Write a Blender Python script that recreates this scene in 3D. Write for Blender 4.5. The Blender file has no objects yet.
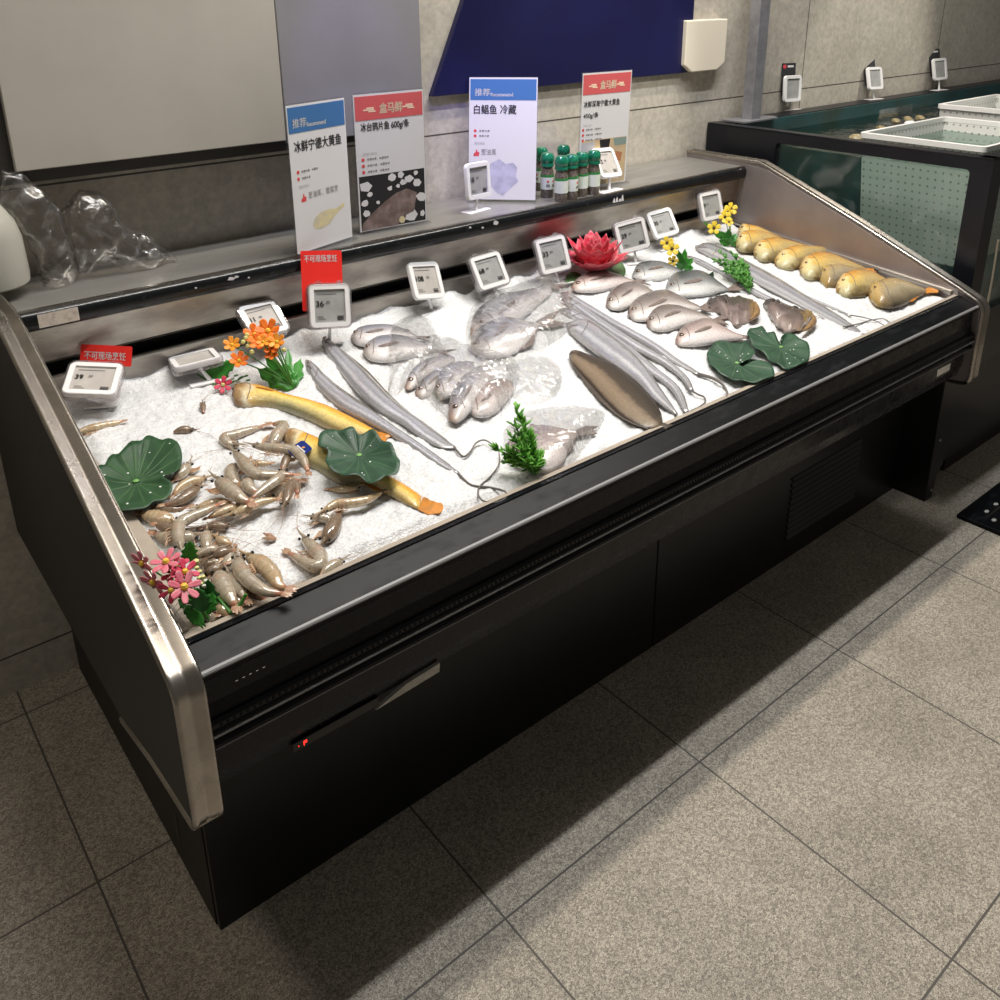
import bpy, bmesh, math, random
from mathutils import Vector, Matrix, noise
random.seed(7)
V = Vector
SC = bpy.context.scene
COL = SC.collection

# ------------------------------------------------------------------ camera
F, PITCH, ROLL, YAW, PY, CH = 896.434, 0.347067, 0.009274, 0.683191, 313.840, 1.73242
cy, sy = math.cos(YAW), math.sin(YAW)
FW = V((sy*math.cos(PITCH), cy*math.cos(PITCH), -math.sin(PITCH)))
_rt = V((cy, -sy, 0)); _dn = FW.cross(_rt)
RT = _rt*math.cos(ROLL) + _dn*math.sin(ROLL)
DN = -_rt*math.sin(ROLL) + _dn*math.cos(ROLL)
EYE = V((0, 0, CH))
cam = bpy.data.cameras.new('camera'); cam.sensor_width = 36; cam.sensor_fit = 'HORIZONTAL'
cam.lens = F*36/1000; cam.shift_x = 0; cam.shift_y = -(500-PY)/1000; cam.clip_start = .02
camo = bpy.data.objects.new('camera', cam); COL.objects.link(camo)
mw = Matrix.Identity(4)
for i in range(3):
    mw[i][0] = RT[i]; mw[i][1] = -DN[i]; mw[i][2] = -FW[i]; mw[i][3] = EYE[i]
camo.matrix_world = mw
SC.camera = camo

def ray(q): return FW*F + RT*(q[0]-500) + DN*(q[1]-PY)
def onz(q, z): v = ray(q); return EYE + v*((z-CH)/v.z)
def ony(q, y): v = ray(q); return EYE + v*(y/v.y)
def onx(q, x): v = ray(q); return EYE + v*(x/v.x)
def zice(y): return .812 + (y-1.165)*.085
def on_ice(q, off=0.0):
    y = 1.5
    for _ in range(14):
        p = onz(q, zice(y)+off); y = p.y
    return p

# ------------------------------------------------------------------ materials
def nodes(m):
    m.use_nodes = True
    return m.node_tree.nodes, m.node_tree.links, m.node_tree.nodes['Principled BSDF']
def rgb(c): return (c[0], c[1], c[2], 1)
def M(name, base, rough=.5, metal=0.0, n2=None, nscale=20, nlo=.4, nhi=.65, bump=0.0, bscale=60, spec=.5, coat=0.0,
      trans=0.0, alpha=1.0, emit=None, estr=0.0, sss=0.0, stretch=None, nrough=None):
    m = bpy.data.materials.new(name); N, L, B = nodes(m)
    B.inputs['Base Color'].default_value = rgb(base); B.inputs['Roughness'].default_value = rough
    B.inputs['Metallic'].default_value = metal; B.inputs['Specular IOR Level'].default_value = spec
    B.inputs['Coat Weight'].default_value = coat; B.inputs['Coat Roughness'].default_value = .08
    B.inputs['Transmission Weight'].default_value = trans; B.inputs['Alpha'].default_value = alpha
    if sss:
        B.inputs['Subsurface Weight'].default_value = sss; B.inputs['Subsurface Scale'].default_value = .01
        B.inputs['Subsurface Radius'].default_value = (1, .6, .4)
    if emit:
        B.inputs['Emission Color'].default_value = rgb(emit); B.inputs['Emission Strength'].default_value = estr
    if n2 or bump or nrough:
        tc = N.new('ShaderNodeTexCoord'); src = tc.outputs['Object']
        if stretch:
            mp = N.new('ShaderNodeMapping'); mp.inputs['Scale'].default_value = stretch
            L.new(src, mp.inputs['Vector']); src = mp.outputs['Vector']
    if n2 or nrough:
        nz = N.new('ShaderNodeTexNoise'); nz.inputs['Scale'].default_value = nscale; nz.inputs['Detail'].default_value = 6
        nz.inputs['Roughness'].default_value = .6
        L.new(src, nz.inputs['Vector'])
        mr = N.new('ShaderNodeMapRange'); mr.inputs[1].default_value = nlo; mr.inputs[2].default_value = nhi
        L.new(nz.outputs['Fac'], mr.inputs[0])
        if n2:
            mx = N.new('ShaderNodeMix'); mx.data_type = 'RGBA'
            mx.inputs[6].default_value = rgb(base); mx.inputs[7].default_value = rgb(n2)
            L.new(mr.outputs[0], mx.inputs[0]); L.new(mx.outputs[2], B.inputs['Base Color'])
        if nrough:
            m2 = N.new('ShaderNodeMapRange'); m2.inputs[3].default_value = rough; m2.inputs[4].default_value = nrough
            L.new(mr.outputs[0], m2.inputs[0]); L.new(m2.outputs[0], B.inputs['Roughness'])
    if bump:
        b2 = N.new('ShaderNodeTexNoise'); b2.inputs['Scale'].default_value = bscale; b2.inputs['Detail'].default_value = 4
        L.new(src, b2.inputs['Vector'])
        bp = N.new('ShaderNodeBump'); bp.inputs['Strength'].default_value = bump; bp.inputs['Distance'].default_value = .01
        L.new(b2.outputs['Fac'], bp.inputs['Height']); L.new(bp.outputs['Normal'], B.inputs['Normal'])
    return m

def UVM(name, vstops, ustops=None, rough=.25, metal=0.0, coat=.14, nscale=40, namt=.12, bump=.15, bscale=250, uvmix='MIX', stripes=None, spec=.38, sss=0.0, vpow=.58):
    """skin that follows the body: vstops from belly (0) to back (1); ustops (pos, colour, weight) from head (0) to tail (1)"""
    m = bpy.data.materials.new(name); N, L, B = nodes(m)
    B.inputs['Roughness'].default_value = rough; B.inputs['Metallic'].default_value = metal
    B.inputs['Coat Weight'].default_value = coat; B.inputs['Coat Roughness'].default_value = .12
    B.inputs['Specular IOR Level'].default_value = spec
    if sss:
        B.inputs['Subsurface Weight'].default_value = sss; B.inputs['Subsurface Scale'].default_value = .008
    uv = N.new('ShaderNodeUVMap'); uv.uv_map = 'UVMap'
    sx = N.new('ShaderNodeSeparateXYZ'); L.new(uv.outputs[0], sx.inputs[0])
    tc = N.new('ShaderNodeTexCoord')
    nz = N.new('ShaderNodeTexNoise'); nz.inputs['Scale'].default_value = nscale; nz.inputs['Detail'].default_value = 5
    L.new(tc.outputs['Object'], nz.inputs['Vector'])
    def shifted(sock, amt):
        a = N.new('ShaderNodeMath'); a.operation = 'MULTIPLY_ADD'; a.inputs[1].default_value = amt; a.inputs[2].default_value = -amt*.5
        L.new(nz.outputs['Fac'], a.inputs[0])
        b = N.new('ShaderNodeMath'); b.operation = 'ADD'; L.new(sock, b.inputs[0]); L.new(a.outputs[0], b.inputs[1])
        return b.outputs[0]
    def ramp(stops, sock):
        r = N.new('ShaderNodeValToRGB'); e = r.color_ramp.elements
        e.remove(e[1]); e[0].position = stops[0][0]
        for s in stops[1:]: e.new(s[0])
        for i, s in enumerate(stops): e[i].color = (s[1][0], s[1][1], s[1][2], s[2] if len(s) > 2 else 1)
        L.new(sock, r.inputs[0]); return r
    pw = N.new('ShaderNodeMath'); pw.operation = 'POWER'; pw.inputs[1].default_value = vpow; L.new(sx.outputs['Y'], pw.inputs[0])
    rv = ramp(vstops, shifted(pw.outputs[0], namt)); out = rv.outputs['Color']
    if ustops:
        ru = ramp(ustops, shifted(sx.outputs['X'], namt*.7))
        mx = N.new('ShaderNodeMix'); mx.data_type = 'RGBA'; mx.blend_type = uvmix
        L.new(ru.outputs['Alpha'], mx.inputs[0]); L.new(out, mx.inputs[6]); L.new(ru.outputs['Color'], mx.inputs[7]); out = mx.outputs[2]
    if stripes:
        f, amt, c = stripes
        s = N.new('ShaderNodeMath'); s.operation = 'MULTIPLY'; s.inputs[1].default_value = f*6.2832; L.new(sx.outputs['X'], s.inputs[0])
        s2 = N.new('ShaderNodeMath'); s2.operation = 'SINE'; L.new(s.outputs[0], s2.inputs[0])
        s3 = N.new('ShaderNodeMapRange'); s3.inputs[1].default_value = .55; s3.inputs[2].default_value = 1; s3.inputs[4].default_value = amt
        L.new(s2.outputs[0], s3.inputs[0])
        mx = N.new('ShaderNodeMix'); mx.data_type = 'RGBA'; mx.inputs[7].default_value = rgb(c)
        L.new(s3.outputs[0], mx.inputs[0]); L.new(out, mx.inputs[6]); out = mx.outputs[2]
    # fine mottling
    n3 = N.new('ShaderNodeTexNoise'); n3.inputs['Scale'].default_value = bscale; L.new(tc.outputs['Object'], n3.inputs['Vector'])
    mm = N.new('ShaderNodeMapRange'); mm.inputs[1].default_value = .3; mm.inputs[2].default_value = .7; mm.inputs[3].default_value = .82; mm.inputs[4].default_value = 1.12
    L.new(n3.outputs['Fac'], mm.inputs[0])
    mu = N.new('ShaderNodeMix'); mu.data_type = 'RGBA'; mu.blend_type = 'MULTIPLY'; mu.inputs[0].default_value = 1
    L.new(out, mu.inputs[6]); L.new(mm.outputs[0], mu.inputs[7])
    L.new(mu.outputs[2], B.inputs['Base Color'])
    bp = N.new('ShaderNodeBump'); bp.inputs['Strength'].default_value = bump; bp.inputs['Distance'].default_value = .004
    L.new(n3.outputs['Fac'], bp.inputs['Height']); L.new(bp.outputs['Normal'], B.inputs['Normal'])
    return m

def clear_mat(name, tint=(.97, .97, .97), white=.08, gloss=.1, nscale=30, wr=.5, rough=.08, streak=None, lo=.5, hi=.72):
    """thin clear film: mostly see-through, glossy, with white streaks along its creases"""
    m = bpy.data.materials.new(name); m.use_nodes = True; N, L = m.node_tree.nodes, m.node_tree.links
    N.remove(N['Principled BSDF']); out = N['Material Output']
    tr = N.new('ShaderNodeBsdfTransparent'); tr.inputs[0].default_value = rgb(tint)
    gl = N.new('ShaderNodeBsdfGlossy'); gl.inputs['Roughness'].default_value = rough
    df = N.new('ShaderNodeBsdfDiffuse'); df.inputs[0].default_value = (.86, .86, .86, 1)
    tl = N.new('ShaderNodeBsdfTranslucent'); tl.inputs[0].default_value = (.86, .86, .86, 1)
    tc = N.new('ShaderNodeTexCoord'); nz = N.new('ShaderNodeTexNoise'); nz.inputs['Scale'].default_value = nscale
    nz.inputs['Detail'].default_value = 3; nz.inputs['Distortion'].default_value = 1.2
    src = tc.outputs['Object']
    if streak:
        mp = N.new('ShaderNodeMapping'); mp.inputs['Scale'].default_value = streak; L.new(src, mp.inputs[0]); src = mp.outputs[0]
    L.new(src, nz.inputs['Vector'])
    bp = N.new('ShaderNodeBump'); bp.inputs['Strength'].default_value = wr; bp.inputs['Distance'].default_value = .006
    L.new(nz.outputs['Fac'], bp.inputs['Height']); L.new(bp.outputs['Normal'], gl.inputs['Normal'])
    mr = N.new('ShaderNodeMapRange'); mr.inputs[1].default_value = lo; mr.inputs[2].default_value = hi; mr.inputs[3].default_value = white*.4; mr.inputs[4].default_value = white*4
    L.new(nz.outputs['Fac'], mr.inputs[0])
    md = N.new('ShaderNodeMixShader'); md.inputs[0].default_value = .5; L.new(df.outputs[0], md.inputs[1]); L.new(tl.outputs[0], md.inputs[2])
    m1 = N.new('ShaderNodeMixShader'); L.new(mr.outputs[0], m1.inputs[0]); L.new(tr.outputs[0], m1.inputs[1]); L.new(md.outputs[0], m1.inputs[2])
    lw = N.new('ShaderNodeLayerWeight'); lw.inputs[0].default_value = .25
    ad = N.new('ShaderNodeMath'); ad.operation = 'MULTIPLY_ADD'; ad.inputs[1].default_value = .35; ad.inputs[2].default_value = gloss*.3; ad.use_clamp = True
    L.new(lw.outputs['Fresnel'], ad.inputs[0])
    m2 = N.new('ShaderNodeMixShader'); L.new(ad.outputs[0], m2.inputs[0]); L.new(m1.outputs[0], m2.inputs[1]); L.new(gl.outputs[0], m2.inputs[2])
    L.new(m2.outputs[0], out.inputs[0])
    return m

def tile_mat(name, base, c2, grout, size, off, axes, lw=.004, rough=.6, speck=None, bump=.1, spec=.3, blotch=2.5, speck_scale=220, sizes=None):
    """stone tiles: axes = which object coordinates carry the grid"""
    m = bpy.data.materials.new(name); N, L, B = nodes(m)
    tc = N.new('ShaderNodeTexCoord'); sx = N.new('ShaderNodeSeparateXYZ'); L.new(tc.outputs['Object'], sx.inputs[0])
    sizes = sizes or (size, size)
    masks = []
    for k, ax in enumerate(axes):
        a = N.new('ShaderNodeMath'); a.operation = 'SUBTRACT'; a.inputs[1].default_value = off[k]-1000*sizes[k]; L.new(sx.outputs[ax], a.inputs[0])
        b = N.new('ShaderNodeMath'); b.operation = 'MODULO'; b.inputs[1].default_value = sizes[k]; L.new(a.outputs[0], b.inputs[0])
        c = N.new('ShaderNodeMath'); c.operation = 'PINGPONG'; c.inputs[1].default_value = sizes[k]/2; L.new(b.outputs[0], c.inputs[0])
        d = N.new('ShaderNodeMath'); d.operation = 'LESS_THAN'; d.inputs[1].default_value = lw/2; L.new(c.outputs[0], d.inputs[0])
        masks.append(d.outputs[0])
    mxm = N.new('ShaderNodeMath'); mxm.operation = 'MAXIMUM'; L.new(masks[0], mxm.inputs[0]); L.new(masks[1], mxm.inputs[1])
    n1 = N.new('ShaderNodeTexNoise'); n1.inputs['Scale'].default_value = blotch; n1.inputs['Detail'].default_value = 6; L.new(tc.outputs['Object'], n1.inputs['Vector'])
    r1 = N.new('ShaderNodeMapRange'); r1.inputs[1].default_value = .35; r1.inputs[2].default_value = .68; L.new(n1.outputs['Fac'], r1.inputs[0])
    mx = N.new('ShaderNodeMix'); mx.data_type = 'RGBA'; mx.inputs[6].default_value = rgb(base); mx.inputs[7].default_value = rgb(c2); L.new(r1.outputs[0], mx.inputs[0])
    out = mx.outputs[2]
    n2 = N.new('ShaderNodeTexNoise'); n2.inputs['Scale'].default_value = speck_scale; n2.inputs['Detail'].default_value = 3; L.new(tc.outputs['Object'], n2.inputs['Vector'])
    if speck:
        vo = N.new('ShaderNodeTexVoronoi'); vo.inputs['Scale'].default_value = speck_scale*.55; L.new(tc.outputs['Object'], vo.inputs['Vector'])
        vs_ = N.new('ShaderNodeSeparateColor'); L.new(vo.outputs['Color'], vs_.inputs[0])
        r3 = N.new('ShaderNodeMapRange'); r3.inputs[3].default_value = 1-(1-speck[0])*.75; r3.inputs[4].default_value = 1+(speck[1]-1)*.75
        L.new(vs_.outputs[0], r3.inputs[0])
        m3 = N.new('ShaderNodeMix'); m3.data_type = 'RGBA'; m3.blend_type = 'MULTIPLY'; m3.inputs[0].default_value = 1; L.new(out, m3.inputs[6]); L.new(r3.outputs[0], m3.inputs[7]); out = m3.outputs[2]
        r2 = N.new('ShaderNodeMapRange'); r2.inputs[1].default_value = .36; r2.inputs[2].default_value = .64; r2.inputs[3].default_value = speck[0]; r2.inputs[4].default_value = speck[1]
        L.new(n2.outputs['Fac'], r2.inputs[0])
        mu = N.new('ShaderNodeMix'); mu.data_type = 'RGBA'; mu.blend_type = 'MULTIPLY'; mu.inputs[0].default_value = 1; L.new(out, mu.inputs[6]); L.new(r2.outputs[0], mu.inputs[7]); out = mu.outputs[2]
    mg = N.new('ShaderNodeMix'); mg.data_type = 'RGBA'; mg.inputs[7].default_value = rgb(grout); L.new(mxm.outputs[0], mg.inputs[0]); L.new(out, mg.inputs[6])
    L.new(mg.outputs[2], B.inputs['Base Color']); B.inputs['Roughness'].default_value = rough; B.inputs['Specular IOR Level'].default_value = spec
    bp = N.new('ShaderNodeBump'); bp.inputs['Strength'].default_value = bump; bp.inputs['Distance'].default_value = .004
    L.new(n2.outputs['Fac'], bp.inputs['Height']); L.new(bp.outputs['Normal'], B.inputs['Normal'])
    return m

MT = {}
MT['black'] = M('black_painted_metal', (.005, .0055, .006), .38, n2=(.008, .008, .009), nscale=9, spec=.4)
MT['side'] = M('charcoal_side_panel', (.012, .0115, .0105), .5, n2=(.015, .014, .0125), nscale=4, spec=.35)
MT['gloss'] = M('gloss_black_plastic', (.005, .0055, .007), .2, spec=.22, nscale=30, nrough=.36)
MT['rail'] = M('worn_black_rail', (.004, .0045, .0055), .40, n2=(.014, .015, .017), nscale=45, nlo=.5, nhi=.78, nrough=.55, stretch=(.4, 1, 1), spec=.13)
MT['chrome'] = M('polished_steel_trim', (.42, .385, .345), .24, 1.0, n2=(.27, .245, .22), nscale=8, nrough=.36)
MT['steel'] = M('brushed_stainless', (.44, .41, .37), .36, 1.0, n2=(.30, .275, .25), nscale=7, stretch=(1, 1, 3), nrough=.46)
MT['steelm'] = M('mauve_stainless_side', (.36, .32, .32), .45, .6, n2=(.29, .26, .26), nscale=5, nrough=.5)
MT['shelf'] = M('stainless_shelf_top', (.33, .32, .30), .30, .55, n2=(.25, .24, .225), nscale=5, stretch=(.5, 2, 1), nrough=.42)
MT['tray'] = M('tan_tray_liner', (.40, .345, .28), .45, n2=(.33, .285, .235), nscale=12, spec=.4)
MT['alu'] = M('bright_aluminium_edge', (.8, .8, .8), .25, 1.0)
MT['dullalu'] = M('dull_aluminium_edge', (.20, .20, .20), .5, 0.0, spec=.6)
MT['white'] = M('white_plastic', (.80, .79, .79), .35, spec=.5)
MT['paper'] = M('white_paper', (.64, .63, .64), .6)
MT['screen'] = M('grey_e_paper', (.30, .305, .30), .5, n2=(.37, .37, .36), nscale=25, spec=.3)
MT['screenw'] = M('warm_grey_e_paper', (.42, .39, .36), .5, n2=(.48, .45, .42), nscale=25, spec=.3)
MT['ink'] = M('dark_ink', (.025, .025, .028), .6)
MT['inkg'] = M('grey_ink', (.22, .21, .21), .6)
MT['inkl'] = M('pale_grey_ink', (.42, .41, .42), .6)
MT['red'] = M('red_card', (.80, .030, .022), .5, spec=.25)
MT['redink'] = M('red_ink', (.62, .06, .07), .6)
MT['hblue'] = M('blue_print', (.045, .15, .36), .45)
MT['hred'] = M('coral_red_print', (.60, .105, .11), .45)
MT['cream'] = M('cream_print', (.83, .66, .48), .5)
MT['acry'] = clear_mat('clear_acrylic', (.93, .94, .96), .02, .25, 5, .05)
MT['case'] = clear_mat('clear_tag_case', (.93, .91, .92), .18, .25, 8, .1)
MT['bag'] = clear_mat('crumpled_clear_bag', (.90, .88, .86), .06, .2, 26, 1.0, .16)
MT['film'] = clear_mat('clear_fish_bag', (.985, .985, .985), .13, .16, 26, 1.0, .10, (2.4, .7, 1), .52, .70)  # the white streaks are glare painted into the film colour

# ------------------------------------------------------------------ meshes and things
class MB:
    def __init__(s): s.v, s.f, s.uv = [], [], []
    def add(s, vs, fs, uvs=None):
        n = len(s.v); s.v += [V(p) for p in vs]; s.uv += (uvs if uvs else [(0, 0)]*len(vs))
        s.f += [tuple(i+n for i in f) for f in fs]; return s
    def box(s, x0, x1, y0, y1, z0, z1):
        return s.add([(x, y, z) for x in (x0, x1) for y in (y0, y1) for z in (z0, z1)],
                     [(0, 1, 3, 2), (4, 6, 7, 5), (0, 4, 5, 1), (2, 3, 7, 6), (0, 2, 6, 4), (1, 5, 7, 3)])
    def obox(s, c, X, Y, Z):
        c, X, Y, Z = V(c), V(X), V(Y), V(Z)
        return s.add([c+X*i+Y*j+Z*k for i in (-1, 1) for j in (-1, 1) for k in (-1, 1)],
                     [(0, 1, 3, 2), (4, 6, 7, 5), (0, 4, 5, 1), (2, 3, 7, 6), (0, 2, 6, 4), (1, 5, 7, 3)])
    def prism(s, poly, ext):
        n = len(poly); P = [V(p) for p in poly]; e = V(ext)
        return s.add(P+[p+e for p in P], [tuple(range(n))[::-1], tuple(range(n, 2*n))]+[(i, (i+1) % n, n+(i+1) % n, n+i) for i in range(n)])
    def loft(s, rings, uvs=None, caps=True):
        n = len(rings[0]); vs = [p for r in rings for p in r]; us = [u for r in uvs for u in r] if uvs else None
        fs = [(i*n+j, i*n+(j+1) % n, (i+1)*n+(j+1) % n, (i+1)*n+j) for i in range(len(rings)-1) for j in range(n)]
        if caps: fs += [tuple(range(n))[::-1], tuple((len(rings)-1)*n+j for j in range(n))]
        return s.add(vs, fs, us)
    def tube(s, pts, r, n=8, up=None, caps=True, flat=1.0):
        pts = [V(p) for p in pts]; rs = r if isinstance(r, (list, tuple)) else [r]*len(pts); rings, uvs = [], []
        for i, p in enumerate(pts):
            t = (pts[min(i+1, len(pts)-1)]-pts[max(i-1, 0)]).normalized()
            u = V((0, 0, 1)) if abs(t.z) < .9 else V((1, 0, 0))
            a = t.cross(u).normalized(); b = a.cross(t)
            rings.append([p+a*math.cos(k*2*math.pi/n)*rs[i]+b*math.sin(k*2*math.pi/n)*rs[i]*flat for k in range(n)])
            uvs.append([(i/(len(pts)-1), .5+.5*math.sin(k*2*math.pi/n)) for k in range(n)])
        return s.loft(rings, uvs, caps)
    def lathe(s, prof, c, n=24, ax=None):
        c = V(c); rings = [[c+V((r*math.cos(k*2*math.pi/n), r*math.sin(k*2*math.pi/n), z)) for k in range(n)] for r, z in prof]
        return s.loft(rings)
    def ball(s, c, r, n=8, sq=(1, 1, 1)):
        c = V(c); rings = []
        for i in range(n//2+1):
            a = math.pi*i/(n//2); rr = max(math.sin(a), .02)
            rings.append([c+V((r*sq[0]*rr*math.cos(k*2*math.pi/n), r*sq[1]*rr*math.sin(k*2*math.pi/n), -r*sq[2]*math.cos(a))) for k in range(n)])
        return s.loft(rings)
    def grid(s, fn, nu, nv):
        vs = [fn(i/nu, j/nv) for i in range(nu+1) for j in range(nv+1)]
        us = [(i/nu, j/nv) for i in range(nu+1) for j in range(nv+1)]
        w = nv+1
        return s.add(vs, [(i*w+j, (i+1)*w+j, (i+1)*w+j+1, i*w+j+1) for i in range(nu) for j in range(nv)], us)

def wloc(o):
    p = V((0, 0, 0))
    while o is not None: p += o.location; o = o.parent
    return p
def tag(o, label=None, cat=None, group=None, kind=None):
    if label: o['label'] = label
    if cat: o['category'] = cat
    if group: o['group'] = group
    if kind: o['kind'] = kind
    return o
def obj(name, mb, mat, parent=None, smooth=True, bevel=0, solid=0, seg=2, label=None, angle=40, kind=None):
    me = bpy.data.meshes.new(name)
    if parent is None:
        xs = [p.x for p in mb.v]; ys = [p.y for p in mb.v]; zs = [p.z for p in mb.v]
        base = V(((min(xs)+max(xs))/2, (min(ys)+max(ys))/2, min(zs))) if kind != 'structure' else V((0, 0, 0))
    else: base = wloc(parent)
    me.from_pydata([tuple(p-base) for p in mb.v], [], mb.f); me.update()
    ul = me.uv_layers.new(name='UVMap')
    for l in me.loops: ul.data[l.index].uv = mb.uv[l.vertex_index]
    me.materials.append(MT[mat] if isinstance(mat, str) else mat)
    o = bpy.data.objects.new(name, me); COL.objects.link(o)
    if parent is None: o.location = base
    else: o.parent = parent
    if smooth:
        me.shade_smooth()
        if angle < 180:
            try: me.set_sharp_from_angle(angle=math.radians(angle))
            except Exception: pass
    if bevel:
        b = o.modifiers.new('bevel', 'BEVEL'); b.width = bevel; b.segments = seg; b.limit_method = 'ANGLE'
    if solid:
        b = o.modifiers.new('solid', 'SOLIDIFY'); b.thickness = solid; b.offset = 0
    if label: o['label'] = label
    if kind: o['kind'] = kind
    return o
def thing(name, label, cat, loc, group=None):
    o = bpy.data.objects.new(name, None); COL.objects.link(o); o.location = V(loc); o.empty_display_size = .05
    return tag(o, label, cat, group)
def copy_tree(o, loc, label=None):
    r = o.copy(); COL.objects.link(r); r.location = loc
    if label: r['label'] = label
    for ch in list(o.children):
        c = ch.copy(); COL.objects.link(c); c.parent = r
        for g in ch.children:
            d = g.copy(); COL.objects.link(d); d.parent = c
    return r
def text(body, parent, mat, o, X, Y, height=None, width=None, name='lettering', bold=0.0, depth=.0004, center=False, fat=0.0):
    """lettering lying in the plane (X, Y), lower left corner of its box at o"""
    c = bpy.data.curves.new(name, 'FONT'); c.body = body; c.size = 1; c.extrude = 0; c.offset = bold
    t = bpy.data.objects.new(name, c); COL.objects.link(t); bpy.context.view_layer.update()
    me = bpy.data.meshes.new_from_object(t.evaluated_get(bpy.context.evaluated_depsgraph_get()))
    bpy.data.objects.remove(t); bpy.data.curves.remove(c)
    xs = [v.co.x for v in me.vertices]; ys = [v.co.y for v in me.vertices]
    if not xs: return None
    w, h = max(xs)-min(xs), max(ys)-min(ys)
    sy_ = height/h if height else width/w; sx_ = width/w if width else sy_
    base = wloc(parent); X, Y = V(X).normalized(), V(Y).normalized(); Nn = X.cross(Y)
    x0 = min(xs) + (w/2 if center else 0)
    for v in me.vertices:
        v.co = V(o) + X*(v.co.x-x0)*sx_ + Y*(v.co.y-min(ys))*sy_ + Nn*depth - base
    if fat:
        bmf = bmesh.new(); bmf.from_mesh(me); src = list(bmf.faces); f = fat*(height or h*sy_)
        for dx, dy in ((f, 0), (-f, 0), (0, f*.7), (0, -f*.7)):
            g = bmesh.ops.duplicate(bmf, geom=src)
            bmesh.ops.translate(bmf, vec=X*dx+Y*dy, verts=[e for e in g['geom'] if isinstance(e, bmesh.types.BMVert)])
        bmf.to_mesh(me); bmf.free()
    me.materials.clear(); me.materials.append(MT[mat] if isinstance(mat, str) else mat)
    ob = bpy.data.objects.new(name, me); COL.objects.link(ob); ob.parent = parent
    return ob
def catmull(pts, n):
    pts = [V(p) for p in pts]; P = [pts[0]*2-pts[1]]+pts+[pts[-1]*2-pts[-2]]
    L = [0]
    for a, b in zip(pts, pts[1:]): L.append(L[-1]+max((b-a).length, 1e-6))
    out = []
    for k in range(n):
        s = L[-1]*k/(n-1); i = 0
        while i < len(L)-2 and L[i+1] < s: i += 1
        t = (s-L[i])/(L[i+1]-L[i]); a, b, c, d = P[i:i+4]
        out.append(.5*((2*b)+(c-a)*t+(2*a-5*b+4*c-d)*t*t+(3*b-a-3*c+d)*t**3))
    return out
def lerp(tab, t):
    for (a, x), (b, y) in zip(tab, tab[1:]):
        if t <= b: return x+(y-x)*(t-a)/(b-a) if b > a else y
    return tab[-1][1]
# ------------------------------------------------------------------ setting
WALLY = 2.277
def struct(name, mb, mat, **k):
    return obj(name, mb, mat, None, kind='structure', **k)
MT['floor'] = tile_mat('granite_floor', (.385, .345, .285), (.31, .278, .23), (.10, .09, .08), .6, (.197, .98), ('X', 'Y'), .0045, .55, (.52, 1.46), .0, .25, 4.5, 400)
MT['wall'] = tile_mat('stone_wall_tile', (.50, .465, .40), (.43, .395, .34), (.07, .06, .05), .6, (3.561, 1.313), ('X', 'Z'), .005, .5, (.9, 1.08), .05, .35, 3.0, 60, sizes=(1.2, .6))
struct('floor', MB().box(-3, 7, -3, WALLY, -.1, 0), 'floor', smooth=False)
struct('wall_back', MB().box(-3, 7, WALLY, WALLY+.12, 0, 2.9), 'wall', smooth=False)
MT['basew'] = M('dark_wall_foot', (.05, .045, .04), .6)
struct('baseboard_back', MB().box(-3, .1, WALLY-.012, WALLY, 0, .012), 'basew', smooth=False)

# wall cabinet with grey doors, hung above the shelf
MT['door'] = M('greige_panel', (.42, .395, .35), .42, n2=(.37, .345, .305), nscale=2.5, bump=.02, bscale=30)
MT['doorb'] = M('silvery_panel', (.47, .46, .50), .22, .55, n2=(.42, .41, .45), nscale=3)
MT['frame'] = M('dark_cabinet_frame', (.035, .032, .028), .5)
wc = thing('wall_cabinet', 'grey doored wall cabinet with dark frame hung above the left of the steel shelf', 'cabinet', (.95, WALLY, 1.34))
obj('frame', MB().box(.36, 1.47, 2.15, WALLY-.001, 1.345, 2.35), 'frame', wc, bevel=.002)
obj('door', MB().box(.405, 1.037, 2.132, 2.149, 1.374, 2.33), 'door', wc, bevel=.002)
obj('door', MB().box(1.041, 1.465, 2.136, 2.149, 1.366, 2.33), 'doorb', wc, bevel=.002, label='silvery door panel')
# blue sign plate with a cream plaque
MT['navy'] = M('navy_sign', (.004, .004, .040), .4, n2=(.005, .006, .055), nscale=3)
MT['creamp'] = M('cream_plaque', (.72, .66, .55), .4)
bs = thing('wall_sign', 'navy blue slanted sign board fixed high on the tiled wall', 'sign', (2.1, 2.26, 1.43))
obj('board', MB().prism([(1.581, 2.255, 1.432), (2.775, 2.255, 1.432), (2.775, 2.255, 1.9), (1.80, 2.255, 1.9)], (0, .021, 0)), 'navy', bs, smooth=False, bevel=.002)
obj('plaque', MB().prism([(2.72, 2.238, 1.46), (2.765, 2.238, 1.433), (2.915, 2.238, 1.433), (2.96, 2.238, 1.46), (2.96, 2.238, 1.62), (2.72, 2.238, 1.62)], (0, .038, 0)), 'creamp', bs, smooth=False, bevel=.004)

# ------------------------------------------------------------------ display counter
XL0, XL1, XR0, XR1 = .273, .320, 2.790, 2.838
ct = thing('fish_display_counter', 'long black refrigerated fish counter with steel edged ends', 'counter', (1.55, 1.6, 0))
def arc(c, r, a0, a1, n=7): return [(c[0]+r*math.cos(math.radians(a0+(a1-a0)*i/n)), c[1]+r*math.sin(math.radians(a0+(a1-a0)*i/n))) for i in range(n+1)]
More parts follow.
